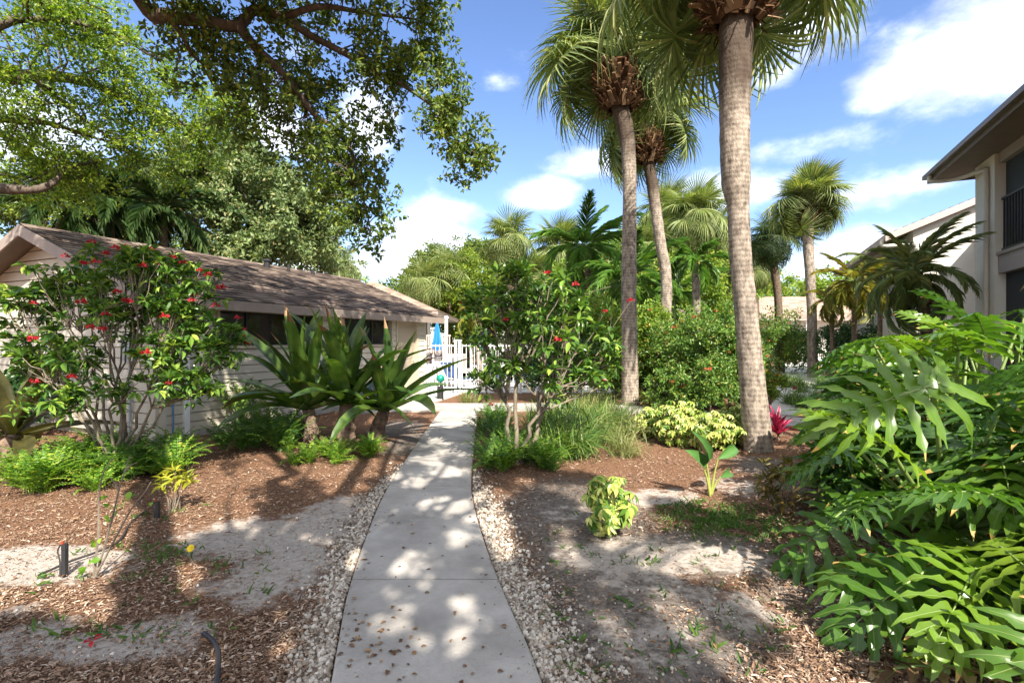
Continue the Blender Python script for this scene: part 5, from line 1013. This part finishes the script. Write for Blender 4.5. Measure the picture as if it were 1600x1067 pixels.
# ---- strap-leaved plants with stubby trunks by the path
def straps(mb, base, n, L, w, seed, emax=1.45, emin=.1, lean=(0, 0), m=0, tipm=None):
    rg = np.random.default_rng(seed); base = np.asarray(base, float)
    for k in range(n):
        a = k * 2.39996 + rg.uniform(-.4, .4); e = emax + (emin - emax) * (k + .3) / n + rg.uniform(-.12, .12); l = L * rg.uniform(.75, 1.15); ns = 9; t = np.linspace(0, 1, ns); kk = (.28 + .85 * (k / n)) * rg.uniform(.6, 1.5)
        el = e - kk * 1.25 * np.clip(t - .25, 0, 1) ** 1.4; rr = np.concatenate([[0], np.cumsum((np.cos(el[1:]) + np.cos(el[:-1])) / 2)]) / (ns - 1) * l; zz = np.concatenate([[0], np.cumsum((np.sin(el[1:]) + np.sin(el[:-1])) / 2)]) / (ns - 1) * l
        a2 = a + rg.uniform(-.35, .35) * t; C = base + np.stack([np.cos(a2) * rr + lean[0] * t, np.sin(a2) * rr + lean[1] * t, zz], -1)
        wd = w * rg.uniform(.8, 1.15) * np.array([.55, .75, .92, 1, 1, .9, .7, .42, .03]) / 2; sd = np.stack([-np.sin(a2), np.cos(a2), 0 * t], -1); up = np.stack([-np.cos(a2) * np.sin(el), -np.sin(a2) * np.sin(el), np.cos(el)], -1); fo = .55 * np.linspace(1.1, .5, ns); tw = rg.uniform(-.6, .6) * t
        s2 = sd * np.cos(tw)[:, None] + up * np.sin(tw)[:, None]; rag = 1 + rg.normal(0, .05, (ns, 2)); V = np.stack([C + s2 * (wd * q * (rag[:, 0] if q < 0 else rag[:, 1]))[:, None] + up * (wd * fo * abs(q) ** 1.4 + (.05 * w if j_ % 2 else 0) * np.minimum(1, wd / w * 2.2))[:, None] for j_, q in enumerate((-1, -.72, -.45, -.2, 0, .2, .45, .72, 1))], 1).reshape(-1, 3); dead = k % 3 == 1 and tipm is not None
        for i in range(ns - 1): mb.add(V[9 * i:9 * i + 18], [(j, j + 1, j + 10, j + 9) for j in range(8)], tipm if dead and i >= ns - 2 else m)
for k, (px, py, h, n, L, seed, lab, ln) in enumerate([(488, 690, .5, 23, 1.55, 5, 'broad strap leaved plant on a stubby trunk, nearest the clubhouse wall', (-.15, 0)), (541, 690, .58, 24, 1.55, 8, 'broad strap leaved plant with thick shaggy trunk, between the two others', (0, 0)), (584, 688, .46, 20, 1.35, 12, 'broad strap leaved plant with slanting trunk, nearest the path', (.2, -.05))]):
    b = G(px, py); t = thing('crinum_lily', lab, 'plant', b)
    top = b + np.array([.06 * (k - 1) + (.1 if k == 2 else 0), 0, h]); mb = MB(); tube(mb, curve(b - ZZ * .05, top, 0, .03, 8), np.array([.125, .13, .12, .125, .11, .115, .105, .09]) * (1.1 if k == 1 else .92), 12, rough=.12); mb.build('trunk', M['crinum_trunk'], t)
    mb = MB(); straps(mb, top - ZZ * .04, int(n * 1.2), L * 1.0, .23, seed, 1.5, .2, ln, 0, 1); mb.build('foliage', [M['crinum_leaf'], M['dead']], t, True)
b = np.array([-6.2, 6.35, 0]); t = thing('crinum_lily', 'large brownish strap leaved plant at the left edge under the red flowered shrub', 'plant', b)
mb = MB(); tube(mb, curve(b, b + ZZ * .35, 0, .03, 5), [.16, .15, .15, .13, .1], 10, rough=.1); mb.build('trunk', M['crinum_trunk'], t)
mb = MB(); straps(mb, b + ZZ * .3, 21, 1.3, .18, 31, 1.4, -.1, (0, 0), 0, 1); mb.build('foliage', [M['crinum_old_leaf'], M['dead']], t, True)

# ---- ferns, grasses
def fern_mesh(name, mat, n=20, L=.46, seed=0, ll=.055):
    rg = np.random.default_rng(seed); mb = MB()
    for k in range(n):
        a = k * 2.39996 + rg.uniform(-.3, .3); e = rg.uniform(.75, 1.45); l = L * rg.uniform(.65, 1.2); t = np.linspace(0, 1, 9); el = e - 1.2 * t ** 1.8 * rg.uniform(.4, 1.2); r = np.concatenate([[0], np.cumsum(np.cos(el[1:]))]) / 8 * l; z = np.concatenate([[0], np.cumsum(np.sin(el[1:]))]) / 8 * l
        C = np.stack([np.cos(a) * r, np.sin(a) * r, z], -1) + np.array([rg.normal(0, .03), rg.normal(0, .03), 0]); tn = nrm(np.gradient(C, axis=0)); nl = 14; u = np.linspace(.15, .99, nl); p = np.stack([np.interp(u, t, C[:, i]) for i in range(3)], -1); f = np.stack([np.interp(u, t, tn[:, i]) for i in range(3)], -1); sd = nrm(np.cross(f, [0, 0, 1.])); s = ll * np.sin(np.pi * (u * .86 + .1)) ** .7 * (l / L)
        for sg in (-1, 1): inst(mb, RHOMB, frames(sd * sg + f * .35 + rg.normal(0, .12, (nl, 3)), np.cross(sd, f) * 1.0 + rg.normal(0, .2, (nl, 3)), s * .5, s, s), p)
        tube(mb, C, .003, 3, cap=False)
    return mb.mesh(name, mat)
FE = [fern_mesh('fern_fronds', M['fern'], 22, .46, s_) for s_ in (1, 2, 3)]; FD = [fern_mesh('fern_fronds', M['fern_dark'], 24, .5, s_) for s_ in (4, 5)]
def place_ferns(spec, ms, label, group, sc=(.8, 1.2)):
    for px, py in spec:
        g = G(px, py); o = use('sword_fern', ms[int(RG.integers(len(ms)))]); s_ = RG.uniform(*sc); o.location = g; o.rotation_euler = (RG.normal(0, .08), RG.normal(0, .08), RG.uniform(0, 6.28)); o.scale = (s_, s_, s_ * RG.uniform(.85, 1.15)); tag(o, label, 'fern', group)
rgp = np.random.default_rng(5)
def grid(x0, x1, y0, y1, n): return list(zip(rgp.uniform(x0, x1, n), rgp.uniform(y0, y1, n)))
place_ferns(grid(20, 150, 735, 772, 16), FE, 'yellow green sword fern at the sunny bed edge before the big red flowered shrub', 'ferns at the sunny bed edge', (.75, 1.05))
place_ferns(grid(120, 300, 715, 752, 20), FE + FD[:1], 'green sword fern around the stems of the big red flowered shrub', 'ferns around the big red flowered shrub', (.85, 1.2))
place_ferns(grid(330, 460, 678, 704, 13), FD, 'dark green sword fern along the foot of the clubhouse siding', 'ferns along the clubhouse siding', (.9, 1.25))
place_ferns(grid(440, 600, 706, 728, 13), FE, 'bright green sword fern in front of the stubby strap leaf trunks', 'ferns in front of the strap leaved plants', (.5, .75))
place_ferns(grid(765, 900, 705, 740, 18), FE + FD[:1], 'green sword fern at the foot of the slim pale trunked shrub', 'ferns under the central shrub', (.65, .95))
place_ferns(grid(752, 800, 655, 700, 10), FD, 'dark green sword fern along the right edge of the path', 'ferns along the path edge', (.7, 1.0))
def grass_mesh(name, mat, n=110, L=.6, seed=0, w=.011, spread=.1):
    rg = np.random.default_rng(seed); mb = MB(); a = rg.uniform(0, 6.28, n); e = rg.uniform(.75, 1.5, n); l = L * rg.uniform(.55, 1.15, n); t = np.linspace(0, 1, 6)
    for k in range(n):
        el = e[k] - rg.uniform(.6, 2.2) * t ** 1.6; r = np.concatenate([[0], np.cumsum(np.cos(el[1:]))]) / 5 * l[k]; z = np.concatenate([[0], np.cumsum(np.sin(el[1:]))]) / 5 * l[k]; c, s = math.cos(a[k]), math.sin(a[k]); bx, by = rg.normal(0, spread, 2)
        wd = w * np.array([.8, 1, .95, .8, .5, .05]) / 2 * 1.4; V = np.stack([np.stack([bx + c * r + s * wd, by + s * r - c * wd, z], -1), np.stack([bx + c * r - s * wd, by + s * r + c * wd, z + wd * .5], -1)], 1).reshape(-1, 3); mb.add(V, [(2 * i, 2 * i + 1, 2 * i + 3, 2 * i + 2) for i in range(5)])
    return mb.mesh(name, mat)
GR = [grass_mesh('grass_blades', M['grass_blade'], 130, .68, s_) for s_ in (1, 2, 3)]; GP = [grass_mesh('grass_blades', M['grass_dry'], 110, .6, s_, .009) for s_ in (4, 5)]
def place_grass(spec, ms, label, group, sc=(.85, 1.2)):
    for px, py in spec:
        g = G(px, py); o = use('grass_clump', ms[int(RG.integers(len(ms)))]); s_ = RG.uniform(*sc); o.location = g; o.rotation_euler = (0, 0, RG.uniform(0, 6.28)); o.scale = (s_, s_, s_ * RG.uniform(.9, 1.15)); tag(o, label, 'grass clump', group)
place_grass(grid(840, 945, 665, 715, 20), GR, 'dark green arching grass clump right of the slim pale trunked shrub', 'arching grasses by the central shrub')
place_grass(grid(880, 985, 645, 690, 14), GP, 'pale straw green grass clump in front of the slender palm base', 'pale grasses by the slender palm')
place_grass(grid(945, 985, 685, 715, 5), GP, 'low straw coloured grass clump at the edge of the mulch', 'pale low grasses at the mulch edge', (.5, .75))
place_grass(grid(1000, 1075, 612, 634, 10), GR + GP, 'grass clump around the foot of the kinked palm', 'grasses round the kinked palm', (.9, 1.2))
place_grass(grid(1215, 1290, 598, 640, 16), GR, 'dark grass clump along the near side of the side path', 'grasses beside the side path', (.6, .9))
place_grass(grid(1205, 1300, 548, 556, 8), GR, 'grass tuft across the far side of the side path', 'grasses behind the side path', (.7, 1.0))
place_grass(grid(708, 738, 622, 632, 3), GP, 'small spiky grass tuft in the mulch island by the pool gate', 'grass tufts in the mulch island', (.45, .65))

# ---- variegated schefflera
def scheff(label, base, w, h, n, group=None, seed=0):
    base = np.asarray(base, float); t = thing('variegated_schefflera', label, 'shrub', base, group); o = in_ball(n) * RG.uniform(.7, 1.15, (n, 1)); o[:, :2] *= (1.15 - .25 * o[:, 2:3])
    C = base + np.stack([o[:, 0] * w / 2, o[:, 1] * w / 2, h * (.5 + .46 * o[:, 2])], -1); mb = MB(); skeleton(mb, base, base + ZZ * h * .12, C[::3], .014, 6, 5, .004); mb.build('stems', M['jatropha_stem'], t)
    mb = MB(); k = 8; a = np.tile(np.arange(k) / k * 6.283, n) + np.repeat(RG.uniform(0, 6.28, n), k); ax = nrm(o * .7 + np.array([0, -.1, .9]) + RG.normal(0, .3, (n, 3))); x = nrm(np.cross(ax, [0.3, .9, .1])); y = np.cross(ax, x); AX, X_, Y_ = (np.repeat(q, k, 0) for q in (ax, x, y)); d = X_ * np.cos(a)[:, None] + Y_ * np.sin(a)[:, None] - AX * .45 + np.array([0, 0, -.15]); L = np.repeat(RG.uniform(.06, .09, n), k); inst(mb, OVAL, frames(d, AX + RG.normal(0, .12, (n * k, 3)), L * .42, L, L), np.repeat(C, k, 0) + d * .006); mb.build('foliage', M['scheff'], t)
scheff('small cream and green variegated bush standing alone in the sandy bed right of the path', G(952, 832), .36, .5, 130)
for px, py, w, h, lab in [(1018, 682, .5, .5, 'low variegated bush at the left end of the cream and green row'), (1062, 694, .75, .68, 'fullest variegated bush of the cream and green row, left of the gap'), (1112, 700, .75, .56, 'variegated bush in the cream and green row, one from the thick palm trunk'), (1148, 694, .6, .62, 'variegated bush touching the thickest palm trunk')]:
    scheff(lab, G(px, py), w, h, int(330 * w * h / .4), 'row of variegated bushes')

# ---- small plants
def leafplant(name, label, cat, base, C, mat, per, L, w, stemr=.006, stemm='jatropha_stem', group=None):
    base = np.asarray(base, float); t = thing(name, label, cat, base, group); mb = MB()
    for c in C: tube(mb, curve(base + np.append(RG.normal(0, .015, 2), -.02), c, .03, .05, 6), np.linspace(stemr, stemr * .5, 6), 6)
    mb.build('stems', M[stemm], t); mb = MB(); whorls(mb, np.asarray(C), per, L, w); mb.build('foliage', M[mat], t); return t
b = G(271, 797); leafplant('croton', 'small yellow leaved croton on pale stems in the mulch', 'plant', b, [b + np.array([x, y, z]) for x, y, z in ((-.08, 0, .27), (0, .03, .34), (.09, 0, .3), (.14, .02, .25), (-.12, .03, .22), (.04, -.04, .28))], 'croton_yellow', 13, .095, .34, .006)
b = G(1222, 800); leafplant('croton', 'dark olive and yellow croton tucked under the philodendron edge', 'plant', b, [b + np.array([x, y, z]) for x, y, z in RG.uniform((-.17, -.15, .12), (.14, .15, .42), (12, 3))], 'croton_dark', 12, .1, .3, .006)
b = G(1216, 686); t = thing('ti_plant', 'magenta red leaved plant at the right foot of the thickest palm', 'plant', b)
mb = MB(); tube(mb, [b - ZZ * .02, b + ZZ * .15], [.02, .015], 6); mb.build('stem', M['jatropha_stem'], t); mb = MB(); straps(mb, b + ZZ * .08, 16, .42, .09, 7, 1.5, .3); mb.build('foliage', M['ti'], t)
b = G(1242, 618); t = thing('ti_plant', 'tiny magenta flower plant beside the side path', 'plant', b); mb = MB(); straps(mb, b, 9, .2, .04, 9, 1.4, .2); mb.build('foliage', M['hedge_mid'], t); mb = MB(); flowerheads(mb, [b + ZZ * .2], .04); mb.build('flowers', M['ti'], t)
def birdplant():
    b = G(1110, 775); t = thing('bird_of_paradise', 'young banana like plant with four paddle leaves in the mulch', 'plant', b)
    for (bx, by, tx, ty, w) in ((1104, 722, 1084, 672, .07), (1100, 732, 1074, 702, .1), (1122, 716, 1152, 696, .085), (1126, 745, 1142, 735, .07)):
        d = b[1]; a, e = P(bx, by, d - .05), P(tx, ty, d - .12 if tx < 1100 else d + .1); mb = MB(); tube(mb, catmull([b, b + (a - b) * .5 + np.array([0, 0, .03]), a], 4), np.linspace(.016, .006, 9), 6); mb.build('stalk', M['bird_stem'], t, True)
        T = strip([0, .15, .4, .7, .9, 1], [.08, .36, .5, .42, .2, .02], [0, .02, .03, .0, -.06, -.1], .5); L = np.linalg.norm(e - a); mb = MB(); inst(mb, T, frames(np.array([e - a]), np.array([[.35, -1.0, .55]]), [w * 1.25], [L], [L]), np.array([a])); mb.build('leaf', M['bird'], t, True)
birdplant()
b = G(147, 902); t = thing('sapling', 'spindly bare sapling with a few round green leaves beside the black stake', 'sapling', b)
mb = MB(); lv = []
for pts in ([(147, 902), (154, 830), (155, 770), (163, 735), (178, 715)], [(150, 900), (170, 830), (186, 765), (195, 735), (203, 712)], [(148, 902), (175, 850), (205, 795), (225, 770), (236, 752)], [(186, 765), (178, 752), (172, 745)], [(195, 735), (205, 726), (214, 722)]):
    dd = 3.25 + (.25 if pts[0][0] == 148 else .1 if pts[0][0] == 150 else 0); dd = b[1]; tube(mb, catmull([P(x, y, dd) for x, y in pts], 4), np.linspace(.008, .0025, 4 * (len(pts) - 1) + 1), 5)
mb.build('stems', M['jatropha_stem'], t)
LF = np.array([P(x + RG.normal(0, 3), y + RG.normal(0, 4), b[1] + RG.normal(0, .03)) for x, y in [(156, 779), (163, 805), (175, 806), (154, 850), (160, 845), (147, 872), (156, 876), (178, 830), (178, 848), (205, 777), (212, 772), (236, 779), (142, 877), (150, 842), (180, 806), (166, 800), (158, 770), (125, 892), (203, 768)]])
mb = MB(); n = len(LF); s_ = RG.uniform(.03, .055, n); inst(mb, OVAL, frames(rnd_unit(n), np.array([0, -.6, .6]) + RG.normal(0, .4, (n, 3)), s_ * .85, s_, s_), LF); mb.build('foliage', M['sapling'], t)
b = G(272, 872); t = thing('marigold', 'low weed with one yellow flower on the mulch mound', 'plant', b)
C = b + np.stack([RG.normal(-.06, .11, 60), RG.normal(0, .09, 60), RG.uniform(.01, .07, 60)], -1); mb = MB(); leafcloud(mb, C, .02, 3, .035, RHOMB, .3, .4, .5); mb.build('foliage', M['weed'], t)
fc = P(298, 856, b[1] - .05); mb = MB(); tube(mb, [np.array([fc[0], fc[1], 0]), fc], .003, 4); mb.build('stem', M['weed'], t); mb = MB(); n = 14; a = np.arange(n) * 6.283 / n; inst(mb, OVAL, frames(np.stack([np.cos(a), .5 * np.sin(a) - .2, .8 * np.sin(a) + .2], -1), np.tile([0, -1, .6], (n, 1)) + RG.normal(0, .2, (n, 3)), np.full(n, .014), np.full(n, .028), np.full(n, .028)), np.tile(fc, (n, 1))); mb.build('petals', M['yellow'], t)
def stake(px, y0, y1, label):
    b = G(px, y0); h = (y0 - y1) / F * b[1]; t = thing('irrigation_stake', label, 'stake', b); mb = MB(); boxax(mb, b + np.array([-.013, -.013, -.03]), (.026, 0, 0), (0, .026, 0), (.002, 0, h + .03)); tube(mb, [b + ZZ * (h - .03), b + ZZ * (h + .005)], .018, 8); mb.build('stake_post', M['black'], t)
    mb = MB(); tube(mb, catmull([b + np.array([-.02, -.01, h]), b + np.array([-.035, -.01, h * .8]), b + np.array([-.02, -.012, h * .5]), b + np.array([-.015, -.015, .0])], 4), .005, 5); mb.build('drip_tube', M['dark_pipe'], t); mb = MB(); tube(mb, [b + np.array([-.018, 0, h + .005]), b + np.array([-.018, 0, h + .018])], .008, 6); mb.build('cap', M['redcap'], t)
stake(101, 898, 850, 'taller black irrigation stake with a loop of tube by the sand patch'); stake(246, 811, 783, 'short black irrigation stake beside the small yellow croton')
def hose(pts, r, label):
    mb = MB(); w = [G(x, y, .012) for x, y in pts]; tube(mb, catmull(w, 6), r, 7); tag(mb.build('irrigation_hose', M['dark_pipe']), label, 'hose')
hose([(336, 1085), (340, 1055), (341, 1020), (333, 1000), (318, 988)], .011, 'black irrigation hose curving out of the mulch at the bottom edge')
hose([(60, 898), (110, 876), (150, 862), (185, 845), (205, 815), (228, 797)], .008, 'thin black drip hose running past both irrigation stakes')
mb = MB(); n = 7; c = G(142, 999, .02); inst(mb, OVAL, frames(rnd_unit(n) * [1, 1, .2], np.tile([0, 0, 1.], (n, 1)), np.full(n, .02), np.full(n, .04), np.full(n, .03)), c + RG.normal(0, .015, (n, 3)) * [1, 1, .2]); tag(mb.build('fallen_blossom', M['red']), 'fallen pink blossom lying on the mulch', 'blossom')
# grass patch in the sandy bed and scattered sprouts (nobody could count the blades)
n = 1500; a = in_ball(n); a = a[np.sin(7 * a[:, 0] + 3 * a[:, 1]) * np.sin(9 * a[:, 1]) > -.45]; c0 = G(1130, 812); p = np.stack([c0[0] + a[:, 0] * .62, c0[1] + a[:, 1] * .55, 0 * a[:, 0] + .005], -1); sx = RG.uniform(0, 1, 500); e_ = np.array([G(x, y) for x, y in zip(RG.uniform(850, 1250, 260), RG.uniform(800, 1060, 260))]); p = np.concatenate([p, np.repeat(e_[:70], 5, 0) + RG.normal(0, .03, (350, 3)) * [1, 1, 0], np.repeat(np.array([G(x, y) for x, y in zip(RG.uniform(20, 420, 40), RG.uniform(780, 1000, 40))]), 7, 0) + RG.normal(0, .035, (280, 3)) * [1, 1, 0]]); n = len(p)
s_ = RG.uniform(.025, .07, n); mb = MB(); inst(mb, BLADE, frames(rnd_unit(n) * [.8, .8, .3] + np.array([0, 0, .5]), rnd_unit(n), s_ * .2, s_, s_), p); tag(mb.build('grass_patch', M['weed']), 'sparse green turf patch and sprouts in the sandy bed', 'grass', kind='stuff')

# ---- philodendron at the right
def philo_leaf(name, seed, L=.78, nl=9, mat=None, tip=None):
    rg = np.random.default_rng(seed); mb = MB(); zc = lambda y: -.32 * y * y / L + .03
    tube(mb, [(0, y, zc(y) + .004) for y in np.linspace(-.02, L * .97, 9)], np.linspace(.011, .002, 9), 5, 1)
    us = np.linspace(.0, .97, nl)
    for sg in (-1, 1):
        for i, u in enumerate(us):
            y0 = u * L * .93; ln = L * (.62 - .36 * u ** 1.1) * rg.uniform(.82, 1.1); ang = math.radians(-55 + 118 * u ** .7 + rg.uniform(-8, 8)); w0 = L * .93 / nl * .62
            if i == nl - 1: ang = math.radians(66); ln *= .8
            ns = 9; t = np.linspace(0, 1, ns); an = ang + t * t * .35; dx = np.cos(an); dy = np.sin(an); px = np.concatenate([[0], np.cumsum(dx[1:])]) / (ns - 1) * ln; py = np.concatenate([[0], np.cumsum(dy[1:])]) / (ns - 1) * ln
            wv = np.array([1.35, 1.2, .84, .68, .7, .64, .56, .36, .03]) * w0 * (1 - .25 * u) * rg.uniform(.9, 1.1); wa, wb = wv.copy(), wv.copy(); j = rg.integers(3, 6); wa[j] *= rg.uniform(1.2, 1.7); wa[j + 1] *= .75; j = rg.integers(4, 7); wb[j] *= rg.uniform(1.2, 1.7); wb[j + 1] *= .75
            z = .12 * px * (1 - t) + .03 * L * np.sin(t * 5 + rg.uniform(0, 6)) * t - rg.uniform(.05, .4) * ln * t ** 2; V = []
            for k in range(ns):
                nx_, ny_ = -dy[k], dx[k]; rip = .012 * math.sin(k * 2.4 + seed) * (k > 1)
                for q in (-1, 0, 1):
                    ww = wa[k] if q < 0 else wb[k]; V.append((sg * (px[k] + nx_ * ww * q), y0 + py[k] + ny_ * ww * q, zc(y0 + py[k]) + z[k] + (.35 * ww * abs(q)) + q * rip))
            mb.add(V, [f for k in range(ns - 1) for f in ((3 * k, 3 * k + 1, 3 * k + 4, 3 * k + 3), (3 * k + 1, 3 * k + 2, 3 * k + 5, 3 * k + 4)) if k < ns - 2 or i % 4 != seed % 4])
            if i % 4 == seed % 4: k = ns - 2; mb.add(V[-6:], [(0, 1, 4, 3), (1, 2, 5, 4)], 2)
            vb = [(q[0], q[1], q[2] + .0022) for q in V[1::3]]; mb.add([(a_ + d_ * .0028 * (1 - .8 * j / ns), b_, c_) for j, (a_, b_, c_) in enumerate(vb) for d_ in (-1, 1)], [(2 * j, 2 * j + 1, 2 * j + 3, 2 * j + 2) for j in range(ns - 2)], 1)
    return mb.mesh(name, [mat, M['petiole'], M['leaf_tip']], True)
m_, t_, b_, o_ = newmat('philodendron_leaf')
oi = t_.nodes.new('ShaderNodeObjectInfo'); rp = t_.nodes.new('ShaderNodeValToRGB'); e = rp.color_ramp.elements; e.new(.5); e.new(.7)
for k, (p, c) in enumerate([(0, (.022, .06, .012)), (.45, (.056, .125, .017)), (.8, (.11, .195, .02)), (1, (.21, .29, .03))]): e[k].position = p; e[k].color = (*c, 1)
t_.links.new(oi.outputs['Random'], rp.inputs[0]); t_.links.new(rp.outputs[0], b_.inputs['Base Color']); b_.inputs['Roughness'].default_value = .28; b_.inputs['Specular IOR Level'].default_value = .38
tr_ = t_.nodes.new('ShaderNodeBsdfTranslucent'); mc = t_.nodes.new('ShaderNodeMix'); mc.data_type = 'RGBA'; mc.blend_type = 'MULTIPLY'; mc.inputs[0].default_value = 1; mc.inputs[7].default_value = (2.2, 2.3, .8, 1); t_.links.new(rp.outputs[0], mc.inputs[6]); t_.links.new(mc.outputs[2], tr_.inputs[0])
ms_ = t_.nodes.new('ShaderNodeMixShader'); ms_.inputs[0].default_value = .3; t_.links.new(b_.outputs[0], ms_.inputs[1]); t_.links.new(tr_.outputs[0], ms_.inputs[2]); t_.links.new(ms_.outputs[0], o_.inputs[0]); M['philo'] = m_
PH = [philo_leaf('philodendron_leaf', s_, .8, nl, m_) for s_, nl in ((1, 9), (2, 8), (3, 9), (4, 8), (5, 9))]
SIL = [(1192, 760), (1222, 705), (1262, 640), (1250, 590), (1310, 520), (1330, 505), (1400, 478), (1470, 450), (1560, 440), (1700, 430), (1700, 1200), (1300, 1200), (1262, 1000), (1212, 905), (1192, 830)]
def inside(px, py):
    c = False; j = len(SIL) - 1
    for i in range(len(SIL)):
        (xi, yi), (xj, yj) = SIL[i], SIL[j]
        if (yi > py) != (yj > py) and px < (xj - xi) * (py - yi) / (yj - yi) + xi: c = not c
        j = i
    return c
def philodendron(label, base, n, seed, reach, zmax, hero=()):
    rg = np.random.default_rng(seed); base = np.asarray(base, float); t = thing('philodendron', label, 'plant', base); mb = MB(); cnt = 0; k = 0
    tube(mb, curve(base, base + ZZ * .3, 0, .05, 5), [.07, .075, .07, .06, .04], 9, rough=.1); spots = []
    def put(lb, d, up, s, i):
        d = nrm(d); x = nrm(np.cross(d, up)); z = np.cross(x, d); Mx = Matrix(((x[0], d[0], z[0], 0), (x[1], d[1], z[1], 0), (x[2], d[2], z[2], 0), (0, 0, 0, 1)))
        use('leaf', PH[i % 5], t, Matrix.Translation(Vector(lb - base)) @ Mx @ Matrix.Scale(s, 4)); mid = base + (lb - base) * .55 + ZZ * .1
        tube(mb, catmull([base + ZZ * .25, mid, lb], 5), np.linspace(.02, .011, 11), 6, cap=False)
    for lb, d, up, s, i in hero: put(np.asarray(lb, float), np.asarray(d, float), np.asarray(up, float), s, i)
    while cnt < n and k < n * 60:
        k += 1; a = rg.uniform(0, 6.283); rr = reach * rg.uniform(.3, 1.0); z = zmax * rg.uniform(.12, 1.0) * (1.05 - .55 * (rr / reach) ** 2); lb = base + np.array([math.cos(a) * rr, math.sin(a) * rr, max(.2, z)])
        e = rg.uniform(-.55, .6) + .5 * (1 - rr / reach); a2 = a + rg.uniform(-.6, .6); d = np.array([math.cos(a2) * math.cos(e), math.sin(a2) * math.cos(e), math.sin(e)]); s = rg.uniform(.52, .82); tip = lb + d * .72 * s - ZZ * .14 * s; up = np.array([-math.cos(a2) * math.sin(e), -math.sin(a2) * math.sin(e), math.cos(e)]) + rg.normal(0, .4, 3)
        bad = min(lb[1], tip[1]) < .9 or tip[2] < .05
        sx = np.cross(d, up)
        for q in (lb, tip, lb + d * .35 * s + sx * .4 * s, lb + d * .35 * s - sx * .4 * s, lb + sx * .33 * s, lb - sx * .33 * s):
            u, v = proj(q); bad |= not (u > 1590 or inside(u, v))
        if bad: continue
        if any(np.linalg.norm(lb + d * .35 - q) < .1 for q in spots): continue
        spots.append(lb + d * .35); put(lb, d, up, s, cnt); cnt += 1
    mb.build('stems', M['petiole'], t, True)
hero = [(P(1458, 602, 2.9), P(1265, 660, 2.75) - P(1458, 602, 2.9), (.05, -.9, .5), .85, 2), (P(1455, 890, 2.55), P(1290, 985, 2.4) - P(1455, 890, 2.55), (.1, -.45, 1), .75, 1), (P(1340, 790, 3.3), P(1215, 860, 3.2) - P(1340, 790, 3.3), (-.3, -.3, 1), .8, 3)]
philodendron('deep lobed philodendron nearest the camera, its big back lit leaf spreading left', (2.85, 3.35, 0), 72, 3, 1.25, 1.25, hero)
philodendron('deep lobed philodendron behind the nearest one, tallest of the mass at right', (3.9, 4.5, 0), 74, 5, 1.3, 2.0)
philodendron('deep lobed philodendron at the right picture edge', (3.3, 2.3, 0), 50, 7, 1.15, 1.1)
philodendron('deep lobed philodendron farthest back, beside the dark olive croton', (3.1, 5.3, 0), 46, 9, 1.1, 1.2)
philodendron('deep lobed philodendron against the right edge below the screened balcony', (5.4, 5.6, 0), 64, 12, 1.4, 2.3)
b = G(1535, 1062, .04); mb = MB(); n = 1; mb2 = fern_mesh('x', M['dead'], 1, .1, 1); bpy.data.meshes.remove(mb2)
dl = use('dead_leaf', philo_leaf('dead_philodendron_leaf', 8, .5, 8, M['dead'])); dl.location = b; dl.rotation_euler = (.12, .25, 1.35); tag(dl, 'large dry brown philodendron leaf lying on the ground at the bottom right', 'dead leaf')
